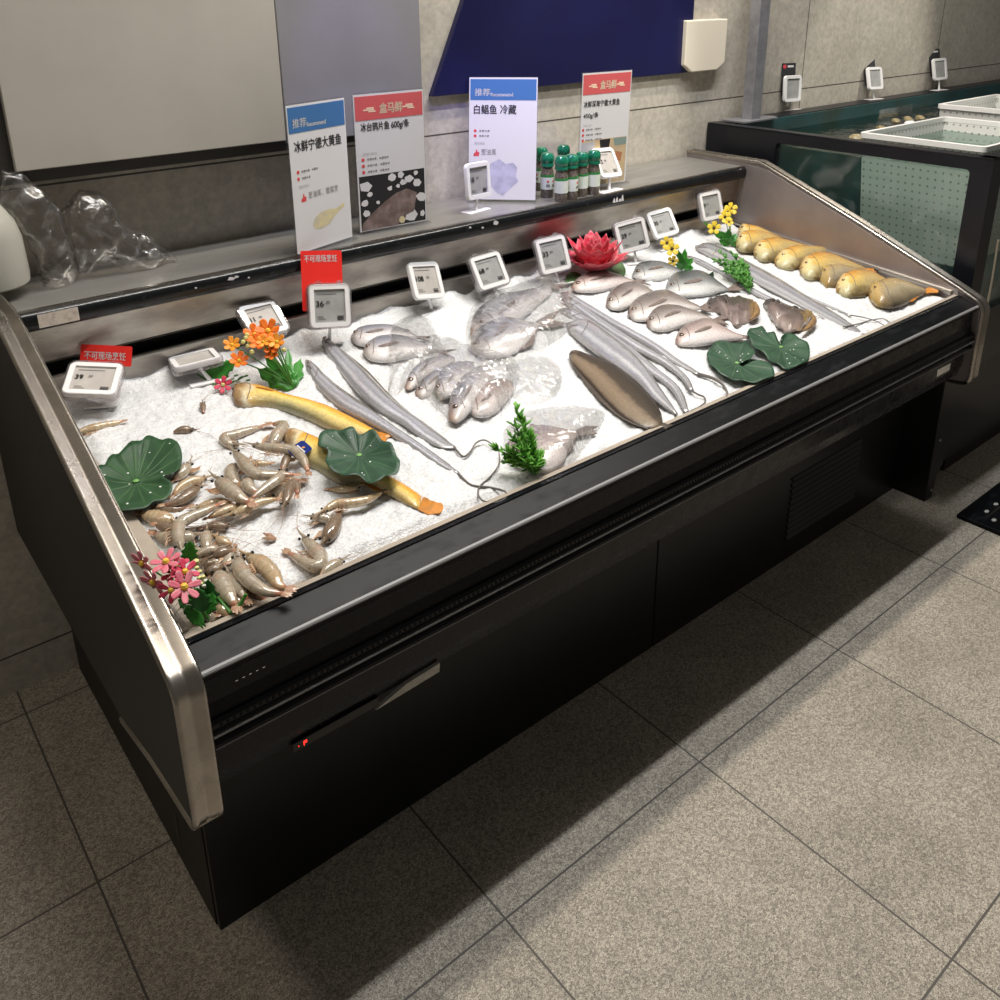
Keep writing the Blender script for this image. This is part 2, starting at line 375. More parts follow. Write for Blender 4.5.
# end panel profile in (y, z)
prof = arc((1.12, .775), .045, 180, 110) + [(1.156, .852-.012), (1.52, .983), (1.885, 1.117)] + [(1.925, 1.131), (2.262, 1.131), (2.262, .47), (1.95, .47)] + [(1.46, .470), (1.29, .512), (1.19, .525)] + arc((1.105, .565), .030, 262, 180)
def outset(p, d):   # crude offset from the centroid for the rim
    return p
def panel(x0, x1, mat, pf): return MB().prism([(x0, y, z) for y, z in pf], (x1-x0, 0, 0))
def end_panel(xa, xb, inner):
    # core plate plus a wrapped steel trim with two raised beads
    core = obj('end_panel', panel(xa+.004, xb-.004, None, [(y, z) for y, z in prof]), 'side' if inner > 0 else 'steelm', ct, smooth=False)
    path = [(2.262, 1.131)] + [(1.925, 1.131), (1.885, 1.117), (1.52, .983), (1.156, .840)] + arc((1.12, .775), .045, 110, 180) + arc((1.105, .565), .030, 180, 262) + [(1.19, .525), (1.29, .512), (1.46, .470)]
    rings = []
    for i, (y, z) in enumerate(path):
        a = V((0, *path[max(i-1, 0)])); b = V((0, *path[min(i+1, len(path)-1)])); t = (b-a).normalized(); n = V((1, 0, 0)).cross(t)
        if n.y*(-1)+n.z < 0 and n.z < .9: n = -n
        if abs(n.y) < .2 and n.z < 0: n = -n
        c = V((0, y, z)); w = xb-xa; sec = []
        for (u, h) in [(0, -.005), (0, .003), (.06, .0055), (.14, .0055), (.2, .003), (.4, .0028), (.44, .001), (.56, .001), (.6, .0028), (.8, .003), (.86, .0055), (.94, .0055), (1, .003), (1, -.005)]:
            sec.append(c+n*h+V((xa+w*u, 0, 0)))
        rings.append(sec)
    obj('steel_trim', MB().loft(rings), 'chrome', core, angle=50)
    return core
end_panel(XL0, XL1, 1)
rp = end_panel(XR0, XR1, -1)
# steel inner lining of the right end and the left end
obj('inner_lining', MB().prism([(XR0-.004, y, z) for y, z in [(1.145, .80), (1.156, .833), (1.52, .976), (1.885, 1.110), (1.97, 1.118), (2.04, 1.06), (2.04, .80)]], (.006, 0, 0)), 'steelm', ct, smooth=False)
obj('inner_lining', MB().prism([(XL1-.002, y, z) for y, z in [(1.145, .80), (1.156, .833), (1.52, .976), (1.885, 1.110), (1.97, 1.118), (2.04, 1.06), (2.04, .80)]], (.005, 0, 0)), 'steel', ct, smooth=False)
# beads where tray and lining meet
obj('tray_bead', MB().tube([(XR0-.012, 1.17, .826), (XR0-.012, 2.03, .900)], .009, 8), 'steel', ct)
obj('tray_bead', MB().tube([(XL1+.010, 1.17, .822), (XL1+.010, 2.03, .896)], .007, 8), 'steel', ct)
# front rail and fascia (profiles along x)
def run(poly, x0=XL1, x1=XR0): return MB().prism([(x0, y, z) for y, z in poly], (x1-x0, 0, 0))
obj('front_rail', run([(1.140, .8185), (1.092, .801), (1.088, .798), (1.088, .788), (1.10, .775), (1.14, .78)]), 'rail', ct, bevel=.0015, smooth=False)
m = run([(1.0925, .8022), (1.0885, .8006), (1.0866, .798), (1.0866, .7955), (1.0895, .7955)])
obj('rail_edge', m, 'dullalu', ct, smooth=False)
obj('rail_seal', run([(1.153, .819), (1.140, .8205), (1.139, .810), (1.153, .806)]), 'gloss', ct, smooth=False)
fa = obj('fascia', run([(1.1, 0.79), (1.099, 0.735), (1.094, 0.714), (1.088, 0.7125), (1.083, 0.708), (1.083, 0.7), (1.087, 0.696), (1.083, 0.692), (1.082, 0.684), (1.086, 0.678), (1.092, 0.674), (1.085, 0.668), (1.084, 0.659), (1.092, 0.652), (1.104, 0.646), (1.106, 0.596), (1.118, 0.559), (1.2, 0.515), (1.33, 0.5), (1.33, 0.79)]), 'gloss', ct, smooth=False, bevel=.0012)
obj('bright_line', run([(1.0835, .6885), (1.0805, .6875), (1.0805, .6845), (1.0835, .684)]), 'dullalu', fa, smooth=False)
obj('bright_line', run([(1.0855, .6632), (1.0828, .6625), (1.0828, .6610), (1.0855, .6605)]), 'dullalu', fa, smooth=False)
m = MB()   # row of small perforations on the ridge
for i in range(230):
    x = XL1+.015+i*.0106
    m.box(x, x+.004, 1.0815, 1.085, .7005, .7045)
obj('perforated_strip', m, 'rail', fa, smooth=False)
m = MB()
for i in range(5): m.box(.372+i*.011, .376+i*.011, 1.0985, 1.101, .752, .7535)
obj('drain_slot', m, 'alu', fa, smooth=False)
m = MB()
for q in ((.462, .548), (.4725, .553)):
    pass
MT['led'] = M('red_led', (.3, .01, .01), .5, emit=(1, .03, .02), estr=2.2)
ct_ctl = obj('controller', MB().box(.455, .62, 1.110, 1.121, 0.5480, 0.5660), 'black', fa, smooth=False, bevel=.001)
m = MB()
m.box(.4640, .4655, 1.1092, 1.1105, 0.5560, 0.5575); m.box(.474, .4752, 1.1092, 1.1105, 0.5520, 0.5610); m.box(.474, .480, 1.1092, 1.1105, 0.5595, 0.5610); m.box(.4788, .480, 1.1092, 1.1105, 0.5565, 0.5610); m.box(.474, .480, 1.1092, 1.1105, 0.5562, 0.5575)
obj('red_display', m, MT['led'], ct_ctl, smooth=False)
# torn pale sticker strip on the fascia
MT['tape'] = M('torn_tape', (.50, .48, .43), .5, n2=(.36, .34, .30), nscale=60)
obj('torn_sticker', MB().prism([(.612, 1.1085, 0.5420), (.677, 1.1085, 0.5620), (.752, 1.1085, 0.5670), (.750, 1.1085, 0.5480), (.692, 1.1085, 0.5455)], (0, .008, 0)), 'tape', fa, smooth=False)
obj('rating_plate', MB().box(2.62, 2.70, 1.1032, 1.1075, .606, .631), 'alu', fa, smooth=False, bevel=.001, label='small silver rating plate')
# body under the tank
bd = obj('cabinet_body', MB().prism([(.35, y, z) for y, z in [(1.335, 0), (1.335, .5), (1.36, .5), (2.26, .5), (2.26, 0)]], (2.42, 0, 0)), 'side', ct, smooth=False)
kp = obj('kick_panel', MB().box(.352, 1.608, 1.318, 1.334, 0, .51), 'black', ct, smooth=False, bevel=.0015)
obj('kick_panel', MB().box(1.613, 2.918, 1.318, 1.334, 0, .51), 'black', ct, smooth=False, bevel=.0015)
m = MB()
for i in range(11): m.obox((2.43, 1.317, .09+i*.021), (.20, 0, 0), (0, .004, 0), (0, .003, .006))
obj('vent_grille', m, 'black', ct, smooth=False)
obj('side_slot', MB().box(.349, .3505, 1.50, 1.515, .06, .14), 'frame', bd, smooth=False)
# insulated tray, rear lip, slot and stainless back
m = MB()
m.prism([(XL1, y, z) for y, z in [(1.153, .78), (1.153, .821), (1.166, .8195), (1.180, .802), (2.03, .872), (2.03, .78)]], (XR0-XL1, 0, 0))
m.prism([(XL1+.002, y, z) for y, z in [(1.165, .79), (1.165, .819), (2.03, .892), (2.03, .79)]], (.048, 0, 0))
obj('tray', m, 'tray', ct, smooth=False)
obj('rear_lip', run([(2.012, .85), (2.012, .940), (2.016, .946), (2.026, .946), (2.03, .940), (2.03, .85)]), 'steel', ct, smooth=False)
obj('air_slot', run([(2.062, .90), (2.062, 1.03), (2.08, 1.03), (2.08, .90)]), 'black', ct, smooth=False)
obj('back_panel', run([(2.000, 1.066), (2.016, .982), (2.024, .974), (2.06, .974), (2.06, 1.066)]), 'steel', ct, smooth=False)
sh = obj('rear_shelf', run([(1.990, 1.110), (2.262, 1.110), (2.262, 1.066), (1.990, 1.066)]), 'shelf', ct, smooth=False)
E1 = run([(1.992, 1.1085), (1.983, 1.108), (1.976, 1.103), (1.973, 1.095), (1.973, 1.080), (1.977, 1.070), (1.985, 1.065), (1.992, 1.065)])
MT['nosing'] = M('chipped_black_nosing', (.006, .007, .008), .22, n2=(.02, .023, .024), nscale=40, nlo=.55, nhi=.8, nrough=.34, spec=.4)
ns = obj('shelf_nosing', E1, 'nosing', sh, angle=60)
obj('nosing_bead', run([(1.996, 1.1112), (1.985, 1.1108), (1.984, 1.1085), (1.996, 1.1085)]), 'chrome', sh, smooth=False)
MT['sticker'] = M('faded_label', (.66, .58, .50), .6, n2=(.45, .38, .33), nscale=90, nlo=.5, nhi=.7)
obj('faded_label', MB().obox((.402, 1.9725, 1.088), (.040, 0, 0), (0, .0006, 0), (0, 0, .0145)), 'sticker', ns, smooth=False, label='faded pale paper label')
# chips and torn white tape on the nosing
for x, z, w, h in [(.787, 1.094, .010, .004), (.80, 1.096, .006, .003), (1.50, 1.098, .004, .003), (1.594, 1.096, .010, .007), (1.545, 1.090, .005, .003), (.83, 1.088, .003, .002), (.7, 1.09, .003, .002), (1.02, 1.084, .003, .002)]:
    obj('paint_chip', MB().prism([(x-w, 1.9722, z-h*.4), (x-w*.5, 1.9722, z+h), (x+w*.4, 1.9722, z+h*.7), (x+w, 1.9722, z-h*.2), (x+w*.2, 1.9722, z-h)], (0, .002, 0)), 'paper', ns, smooth=False)
for x, h in [(2.085, .013), (2.098, .015), (2.112, .009), (2.124, .018)]:
    obj('torn_tape', MB().prism([(x-.006, 1.9722, 1.082), (x-.003, 1.9722, 1.082+h*.7), (x+.002, 1.9722, 1.083+h), (x+.0065, 1.9722, 1.081)], (0, .002, 0)), 'paper', ns, smooth=False)

# ------------------------------------------------------------------ crushed ice
MT['ice'] = M('crushed_ice', (.75, .76, .77), .30, n2=(.53, .53, .54), nscale=170, nlo=.45, nhi=.72, bump=.4, bscale=260, spec=.5, sss=.0)
def heap(x, y, k=0):
    f = lambda s, a: a*noise.noise(V((x*s, y*s, 1.7)))
    h = f(6, .010)+f(17, .006)+f(45, .0035)+f(110, .0022)
    rear = max(0, (y-1.86)/.14); h += .020*rear*rear+rear*f(14, .016)
    bank = max(0, 1-abs(x-.47)/.16)*max(0, 1-abs(y-1.93)/.13); h -= .012*bank
    dry = max(0, 1-(x-.35)/.2)*max(0, 1-(y-1.16)/.2); h -= .016*dry
    ed = min((x-.366)/.03, (2.772-x)/.03, (y-1.184+.020*k)/.016, 1, 1, (2.012-y)/.012, 1); h -= .012*(1-max(ed, 0))
    return h
def ic(u, v):
    x = .366+u*2.409; k = min(1, max(0, u-.12)*3.2); y = 1.184-.020*k+v*(.829+.020*k)
    x = x+ (.004*noise.noise(V((y*25, 0, 3))) if u in (0, 1) else 0)
    return V((x, y, zice(y)+heap(x, y, k)+.006*k*max(0, 1-(y-1.16)/.05)))
ice = obj('crushed_ice', MB().grid(ic, 560, 220), 'ice', None, angle=180)
tag(ice, 'bed of white crushed ice filling the tray of the black fish counter', 'ice', kind='stuff')
def itop(q, off=0.0):
    p = on_ice(q, off); return p
# ------------------------------------------------------------------ live fish tank to the right
MT['tankblk'] = M('tank_black_frame', (.006, .0066, .010), .36, n2=(.009, .0095, .013), nscale=8, spec=.35)
MT['tankin'] = M('teal_tank_liner', (.022, .085, .092), .5, n2=(.028, .05, .042), nscale=3)
MT['glass'] = clear_mat('tank_glass', (.90, .95, .93), .04, .0, 6, .0, .12)
def water_mat():
    m = bpy.data.materials.new('greenish_water'); m.use_nodes = True; N, L = m.node_tree.nodes, m.node_tree.links
    N.remove(N['Principled BSDF']); out = N['Material Output']
    tr = N.new('ShaderNodeBsdfTransparent'); tr.inputs[0].default_value = (.58, .74, .68, 1)
    gl = N.new('ShaderNodeBsdfGlossy'); gl.inputs['Roughness'].default_value = .06
    tc = N.new('ShaderNodeTexCoord'); nz = N.new('ShaderNodeTexNoise'); nz.inputs['Scale'].default_value = 14; L.new(tc.outputs['Object'], nz.inputs['Vector'])
    bp = N.new('ShaderNodeBump'); bp.inputs['Strength'].default_value = .3; bp.inputs['Distance'].default_value = .02
    L.new(nz.outputs['Fac'], bp.inputs['Height']); L.new(bp.outputs['Normal'], gl.inputs['Normal'])
    fr = N.new('ShaderNodeFresnel'); fr.inputs[0].default_value = 1.33; L.new(bp.outputs['Normal'], fr.inputs['Normal'])
    mx = N.new('ShaderNodeMixShader'); L.new(fr.outputs[0], mx.inputs[0]); L.new(tr.outputs[0], mx.inputs[1]); L.new(gl.outputs[0], mx.inputs[2])
    L.new(mx.outputs[0], out.inputs[0]); return m
MT['water'] = water_mat()
TX0, TX1, TY0, TY1, TZ = 2.92, 5.9, 1.170, 2.270, 1.224
tk = thing('live_fish_tank', 'black framed live seafood tank with glass windows beside the counter', 'tank', (4.4, 1.7, 0))
def window_frame(x, y0, y1, z0, z1, wy0, wy1, wz0, wz1, th):   # wall in the plane x with a rounded opening
    out = [(y0, z0), (y1, z0), (y1, z1), (y0, z1)]
    m = MB()
    m.box(x, x+th, y0, wy0, z0, z1); m.box(x, x+th, wy1, y1, z0, z1); m.box(x, x+th, wy0, wy1, z0, wz0); m.box(x, x+th, wy0, wy1, wz1, z1)
    r = .014
    for cy_, cz_, sy2, sz2 in ((wy0, wz0, 1, 1), (wy1, wz0, -1, 1), (wy0, wz1, 1, -1), (wy1, wz1, -1, -1)):
        P = [(x, cy_, cz_)]
        for k in range(6):
            a = math.radians(90*k/5)
            P.append((x, cy_+sy2*(r-r*math.sin(a)), cz_+sz2*(r-r*math.cos(a))))
        m.prism(P, (th, 0, 0))
    return m
obj('side_frame', window_frame(TX0, TY0, TY1, .50, TZ, 1.237, 1.950, .616, 1.186, .03), 'tankblk', tk, smooth=False)
m = MB()
m.box(TX0+.03, TX1, TY0, TY0+.03, 1.17, TZ); m.box(TX0+.03, TX1, TY0, TY0+.03, .50, .70)
m.box(TX0+.03, TX0+.075, TY0, TY0+.03, .70, 1.17); m.box(4.3, 4.4, TY0, TY0+.03, .70, 1.17)
obj('front_frame', m, 'tankblk', tk, smooth=False)
obj('side_glass', MB().box(TX0+.012, TX0+.018, 1.23, 1.96, .61, 1.19), 'glass', tk, smooth=False)
obj('front_glass', MB().box(TX0+.07, 4.32, TY0+.012, TY0+.018, .69, 1.18), 'glass', tk, smooth=False)
m = MB()
m.box(TX0, TX0+.045, TY0, TY1, TZ, TZ+.006); m.box(TX0, TX1, TY0, TY0+.05, TZ, TZ+.006); m.box(TX0+.045, TX1, TY1-.085, TY1, TZ-.03, TZ+.004)
obj('top_rim', m, 'tankblk', tk, smooth=False, bevel=.003)
m = MB()
m.box(TX0+.04, TX1, TY1-.095, TY1-.085, .55, TZ); m.box(TX0+.03, TX1, TY0+.03, TY1-.09, .53, .55); m.box(TX1-.02, TX1, TY0, TY1, .5, TZ); m.box(TX0+.03, TX0+.04, 1.95, TY1-.09, .55, TZ)
obj('liner', m, 'tankin', tk, smooth=False)
def wv(u, v):
    return V((TX0+.035+u*2.9, TY0+.032+v*(TY1-.09-TY0-.032), 1.172+.002*noise.noise(V((u*30, v*14, 0)))))
obj('water', MB().grid(wv, 60, 24), 'water', tk, angle=180, kind='stuff')
obj('base_cabinet', MB().box(2.945, TX1, 1.245, TY1, .07, .50), 'black', tk, smooth=False)
obj('base_cabinet', MB().box(3.19, TX1, 1.262, TY1, 0, .07), 'black', tk, smooth=False)
lg = obj('corner_leg', MB().prism([(2.922, 1.200, 0), (2.922, 1.200, .50), (3.02, 1.200, .50), (3.02, 1.200, .12), (2.985, 1.200, .09), (2.975, 1.200, 0)], (0, .14, 0)), 'black', tk, smooth=False, bevel=.002)
for z in (.035, .235):
    obj('bolt', MB().ball((2.958, 1.1995, z), .006, 8), 'steel', lg)
# thin hose hanging at the tank front
MT['hose'] = M('tan_hose', (.45, .38, .28), .5)
h = obj('hanging_hose', MB().tube(catmull([(3.008, 1.150, .96), (3.012, 1.148, .80), (3.006, 1.15, .66), (2.995, 1.152, .60), (2.990, 1.153, .615)], 16), .0035, 8), 'hose', None)
tag(h, 'thin tan hose hanging down the front of the black tank', 'hose')
# steel post on the tank corner
MT['post'] = M('galvanised_post', (.36, .36, .39), .38, .6, n2=(.27, .27, .30), nscale=20)
po = thing('steel_post', 'square grey metal post bolted on the rear corner of the tank', 'post', (3.09, 2.19, TZ+.006))
obj('upright', MB().box(3.062, 3.126, 2.168, 2.215, TZ+.008, 2.6), 'post', po, smooth=False, bevel=.003)
obj('base_plate', MB().prism([(2.985, 2.14, TZ+.007), (3.20, 2.14, TZ+.007), (3.22, 2.17, TZ+.007), (3.18, 2.25, TZ+.007), (2.985, 2.25, TZ+.007)], (0, 0, .006)), 'post', po, smooth=False)
# white perforated crates floating in the tank
def crate_mat():
    m = bpy.data.materials.new('perforated_white_plastic'); N, L, B = nodes(m)
    tc = N.new('ShaderNodeTexCoord'); sx = N.new('ShaderNodeSeparateXYZ'); L.new(tc.outputs['Object'], sx.inputs[0])
    ad = N.new('ShaderNodeMath'); ad.operation = 'ADD'; L.new(sx.outputs['X'], ad.inputs[0]); L.new(sx.outputs['Y'], ad.inputs[1])
    def cell(sock):
        a = N.new('ShaderNodeMath'); a.operation = 'PINGPONG'; a.inputs[1].default_value = .0135; L.new(sock, a.inputs[0])
        b = N.new('ShaderNodeMath'); b.operation = 'POWER'; b.inputs[1].default_value = 2; L.new(a.outputs[0], b.inputs[0]); return b.outputs[0]
    s = N.new('ShaderNodeMath'); s.operation = 'ADD'; L.new(cell(ad.outputs[0]), s.inputs[0]); L.new(cell(sx.outputs['Z']), s.inputs[1])
    lt = N.new('ShaderNodeMath'); lt.operation = 'LESS_THAN'; lt.inputs[1].default_value = .0042**2; L.new(s.outputs[0], lt.inputs[0])
    mx = N.new('ShaderNodeMix'); mx.data_type = 'RGBA'; mx.inputs[6].default_value = (.66, .65, .62, 1); mx.inputs[7].default_value = (.30, .30, .27, 1)
    L.new(lt.outputs[0], mx.inputs[0]); L.new(mx.outputs[2], B.inputs['Base Color']); B.inputs['Roughness'].default_value = .4
    return m
MT['crate'] = crate_mat(); MT['crim'] = M('white_crate_rim', (.78, .76, .74), .38)
def crate(x0, x1, y0, y1, z1, d, label):
    t = thing('plastic_crate', label, 'crate', ((x0+x1)/2, (y0+y1)/2, z1-d), 'white crates floating in the tank')
    m = MB(); th = .004; ins = .03
    def wall(a, b, c, e): m.add([a, b, c, e], [(0, 1, 2, 3)])
    top = [V((x0, y0, z1)), V((x1, y0, z1)), V((x1, y1, z1)), V((x0, y1, z1))]; bot = [V((x0+ins, y0+ins, z1-d)), V((x1-ins, y0+ins, z1-d)), V((x1-ins, y1-ins, z1-d)), V((x0+ins, y1-ins, z1-d))]
    for i in range(4): wall(top[i], top[(i+1) % 4], bot[(i+1) % 4], bot[i])
    m.add(bot, [(0, 1, 2, 3)])
    obj('basket', m, 'crate', t, smooth=False, solid=.004)
    m = MB(); r = .018
    P = []
    for cx, cy2, a0 in ((x1-r, y1-r, 0), (x0+r, y1-r, 90), (x0+r, y0+r, 180), (x1-r, y0+r, 270)):
        for k in range(6): a = math.radians(a0+k*18); P.append((cx+r*math.cos(a), cy2+r*math.sin(a)))
    rings = []
    for o_, z in ((-.004, z1-.016), (.010, z1-.016), (.010, z1+.002), (.002, z1+.004), (-.004, z1+.001)):
        rings.append([V((x+(x-(x0+x1)/2)/abs(x-(x0+x1)/2+1e-9)*o_, y+(y-(y0+y1)/2)/abs(y-(y0+y1)/2+1e-9)*o_, z)) for x, y in P])
    rings.append(rings[0]); m.loft(rings, caps=False)
    obj('rim', m, 'crim', t, angle=60)
    return t
crate(3.145, 3.775, 1.30, 1.735, 1.224, .43, 'nearer white perforated plastic crate floating at the window of the tank')
crate(4.06, 4.62, 1.45, 1.895, 1.238, .30, 'farther white perforated plastic crate floating near the tank rear')
# shellfish and a small clear tray in the water
MT['shellfish'] = M('brown_shellfish', (.20, .15, .07), .4, n2=(.42, .36, .22), nscale=60, bump=.6, bscale=70)
def lump(c, r, label, grp='shellfish at the water surface'):
    m = MB(); c = V(c)
    rings = []
    for i in range(7):
        a = math.pi*i/6; rings.append([c+V((math.cos(k*.5236), math.sin(k*.5236), 0))*r*max(math.sin(a), .03)*(1+.35*noise.noise(V((k, i, c.x*9))))+V((0, 0, -.55*r*math.cos(a))) for k in range(12)])
    m.loft(rings); o = obj('shellfish', m, 'shellfish'); tag(o, label, 'shellfish', grp); return o
lump((3.33, 1.86, 1.172), .030, 'small brown shellfish clump nearest the counter at the tank surface')
lump((3.38, 1.83, 1.172), .026, 'brown shellfish clump second from the counter at the tank surface')
lump((3.62, 1.92, 1.176), .020, 'brown shellfish clump just left of the clear tray in the tank')
ty = thing('clear_tray', 'small clear plastic tray of brown shellfish floating before the far crate', 'tray', (3.86, 1.93, 1.174))
m = MB(); m.box(3.72, 4.0, 1.87, 1.99, 1.174, 1.178); m.box(3.72, 4.0, 1.985, 1.99, 1.178, 1.235); m.box(3.995, 4.0, 1.87, 1.99, 1.178, 1.235)
obj('tray_body', m, 'acry', ty, smooth=False)
obj('white_float', MB().ball((3.78, 1.88, 1.185), .02, 10, (1.6, 1, .5)), 'white', ty)
for k in range(7):
    lump((3.76+k*.034, 1.93+.025*math.sin(k*2.1), 1.188), .017, 'brown shellfish piled in the small clear tray on the tank', 'shellfish in the clear tray')
# perforated drain mat on the floor
mat_ = thing('drain_mat', 'black perforated metal drain mat on the floor before the tank', 'mat', (3.35, .78, 0))
obj('plate', MB().box(2.905, 3.80, .45, 1.080, 0.0, .016), 'rail', mat_, smooth=False, bevel=.003)
m = MB()
for i in range(16):
    for j in range(14):
        if (i+j) % 2 == 0: m.ball((2.96+i*.036, .50+j*.040, .017), .0085, 6, (1.5, 1, .45))
MT['stud'] = M('worn_steel_stud', (.42, .41, .39), .45)
obj('stud', m, 'stud', mat_, kind='stuff')
m = MB()
for j in range(7): m.box(2.95, 3.76, .52+j*.08, .526+j*.08, .0155, .0185)
obj('rib', m, 'chrome', mat_, smooth=False, kind='stuff')
PNP = {"T1":[[0.447,1.9705,0.9345],[[0.8653,0.4956,-0.075],[-0.4831,0.7847,-0.3884],[-0.1337,0.3723,0.9184]],[0.1117,0.0984],[0.416,1.9382,0.8777]],"T2":[[0.6696,1.9564,0.9264],[[0.9866,0.1592,-0.0368],[-0.1554,0.9837,0.0903],[0.0506,-0.0833,0.9952]],[0.1074,0.0982],[0.6577,1.9108,0.8754]],"T3":[[0.8873,2.0453,0.9488],[[0.9953,-0.0608,0.0756],[0.0952,0.7626,-0.6399],[-0.0188,0.6441,0.7647]],[0.1045,0.1001],[0.892,2.009,0.8837]],"T4":[[1.0251,1.9455,0.9788],[[0.9508,0.1836,-0.2494],[-0.2949,0.2909,-0.9102],[-0.0945,0.939,0.3308]],[0.1055,0.1107],[1.0374,1.9401,0.8779]],"T5":[[1.3468,1.9784,0.9715],[[0.9867,0.1229,0.106],[0.0288,0.5101,-0.8596],[-0.1597,0.8513,0.4998]],[0.1052,0.1073],[1.3481,1.9589,0.8795]],"T6":[[1.5476,1.947,0.9663],[[0.9945,-0.0176,-0.1034],[-0.0788,0.5251,-0.8474],[0.0692,0.8509,0.5208]],[0.1048,0.1025],[1.5763,1.9221,0.8764]],"T7":[[1.7842,1.9334,0.9731],[[0.9723,0.0095,-0.2334],[-0.2202,0.3713,-0.902],[0.0782,0.9285,0.3631]],[0.1046,0.109],[1.811,1.9205,0.8762]],"T8":[[2.1249,1.9248,0.9746],[[0.8882,-0.0651,-0.4549],[-0.4178,0.298,-0.8583],[0.1914,0.9523,0.2375]],[0.1073,0.1034],[2.1479,1.9141,0.8757]],"T9":[[2.3423,1.9823,0.9696],[[0.9747,0.0136,-0.2229],[-0.1943,0.544,-0.8163],[0.1102,0.839,0.5329]],[0.1046,0.0988],[2.3601,1.9545,0.8791]],"T10":[[2.6321,2.004,0.9826],[[0.989,0.007,-0.148],[-0.1429,0.3112,-0.9395],[0.0395,0.9503,0.3088]],[0.1043,0.1045],[2.6539,1.9903,0.8822]],"T11":[[1.6145,2.0785,1.2011],[[0.9819,0.0109,0.1892],[0.1873,0.0954,-0.9777],[-0.0287,0.9954,0.0916]],[0.1046,0.1072],[1.6051,2.0813,1.11]],"T12":[[2.1142,2.0376,1.1989],[[0.9962,0.0223,0.0838],[0.0589,0.5354,-0.8425],[-0.0636,0.8443,0.5321]],[0.1047,0.1038],[2.1049,2.0155,1.11]],"T13":[[3.5055,2.2812,1.3174],[[0.9902,0.0281,-0.1369],[-0.1388,0.0837,-0.9868],[-0.0162,0.9961,0.0868]],[0.1043,0.1117],[3.5071,2.2861,1.226]],"T14":[[4.1319,2.252,1.323],[[0.9895,0.0604,-0.1312],[-0.1426,0.2668,-0.9531],[-0.0226,0.9618,0.2726]],[0.1043,0.1055],[4.1258,2.2437,1.226]],"T15":[[4.7224,2.2313,1.3318],[[0.9859,0.0209,-0.166],[-0.166,0.2429,-0.9557],[0.0203,0.9698,0.2429]],[0.1043,0.1089],[4.7303,2.2243,1.226]],"S1":[[1.0628,2.0111,1.2987],[[0.955,0.0018,0.2965],[0.2965,-0.0092,-0.955],[0.001,1.0,-0.0093]],[0.2036,0.3676],[1.0705,2.0285,1.11]],"S2":[[1.3014,2.0568,1.2999],[[0.9985,-0.0085,-0.0548],[-0.055,-0.0278,-0.9981],[0.0069,0.9996,-0.0283]],[0.2142,0.3701],[1.314,2.0791,1.11]],"S3":[[1.7652,2.148,1.2991],[[0.6994,0.1417,-0.7006],[-0.7148,0.1369,-0.6858],[-0.0012,0.9804,0.197]],[0.2136,0.3758],[1.7529,2.14,1.11]],"S4":[[2.1328,2.0698,1.3005],[[0.9954,-0.0038,-0.0954],[-0.0954,-0.0347,-0.9948],[0.0004,0.9994,-0.0349]],[0.2078,0.3714],[2.1507,2.0931,1.11]]}
# ------------------------------------------------------------------ sign holders, price tags and goods on the shelf
def rrect(c, X, Y, Nn, w, h, r, d, k=5):
    c, X, Y, Nn = V(c), V(X), V(Y), V(Nn); P = []
    for sx_, sy_, a0 in ((1, 1, 0), (-1, 1, 90), (-1, -1, 180), (1, -1, 270)):
        for i in range(k):
            a = math.radians(a0+90*i/(k-1)); P.append(c+X*(sx_*(w/2-r)+r*math.cos(a))+Y*(sy_*(h/2-r)+r*math.sin(a)))
    return P
def rplate(mb, c, X, Y, Nn, w, h, r, d): return mb.prism(rrect(c, X, Y, Nn, w, h, r, d), V(Nn)*d)
def rring(mb, c, X, Y, Nn, w, h, r, t, d):
    o = rrect(c, X, Y, Nn, w, h, r, d); i = rrect(c, X, Y, Nn, w-2*t, h-2*t, max(r-t, .001), d); e = V(Nn)*d; b = e*.8
    rings = [i, o, [p+b for p in o], [p+e-(p-V(c)).normalized()*.0015 for p in o], [p+e for p in i], i]
    return mb.loft(rings, caps=False)
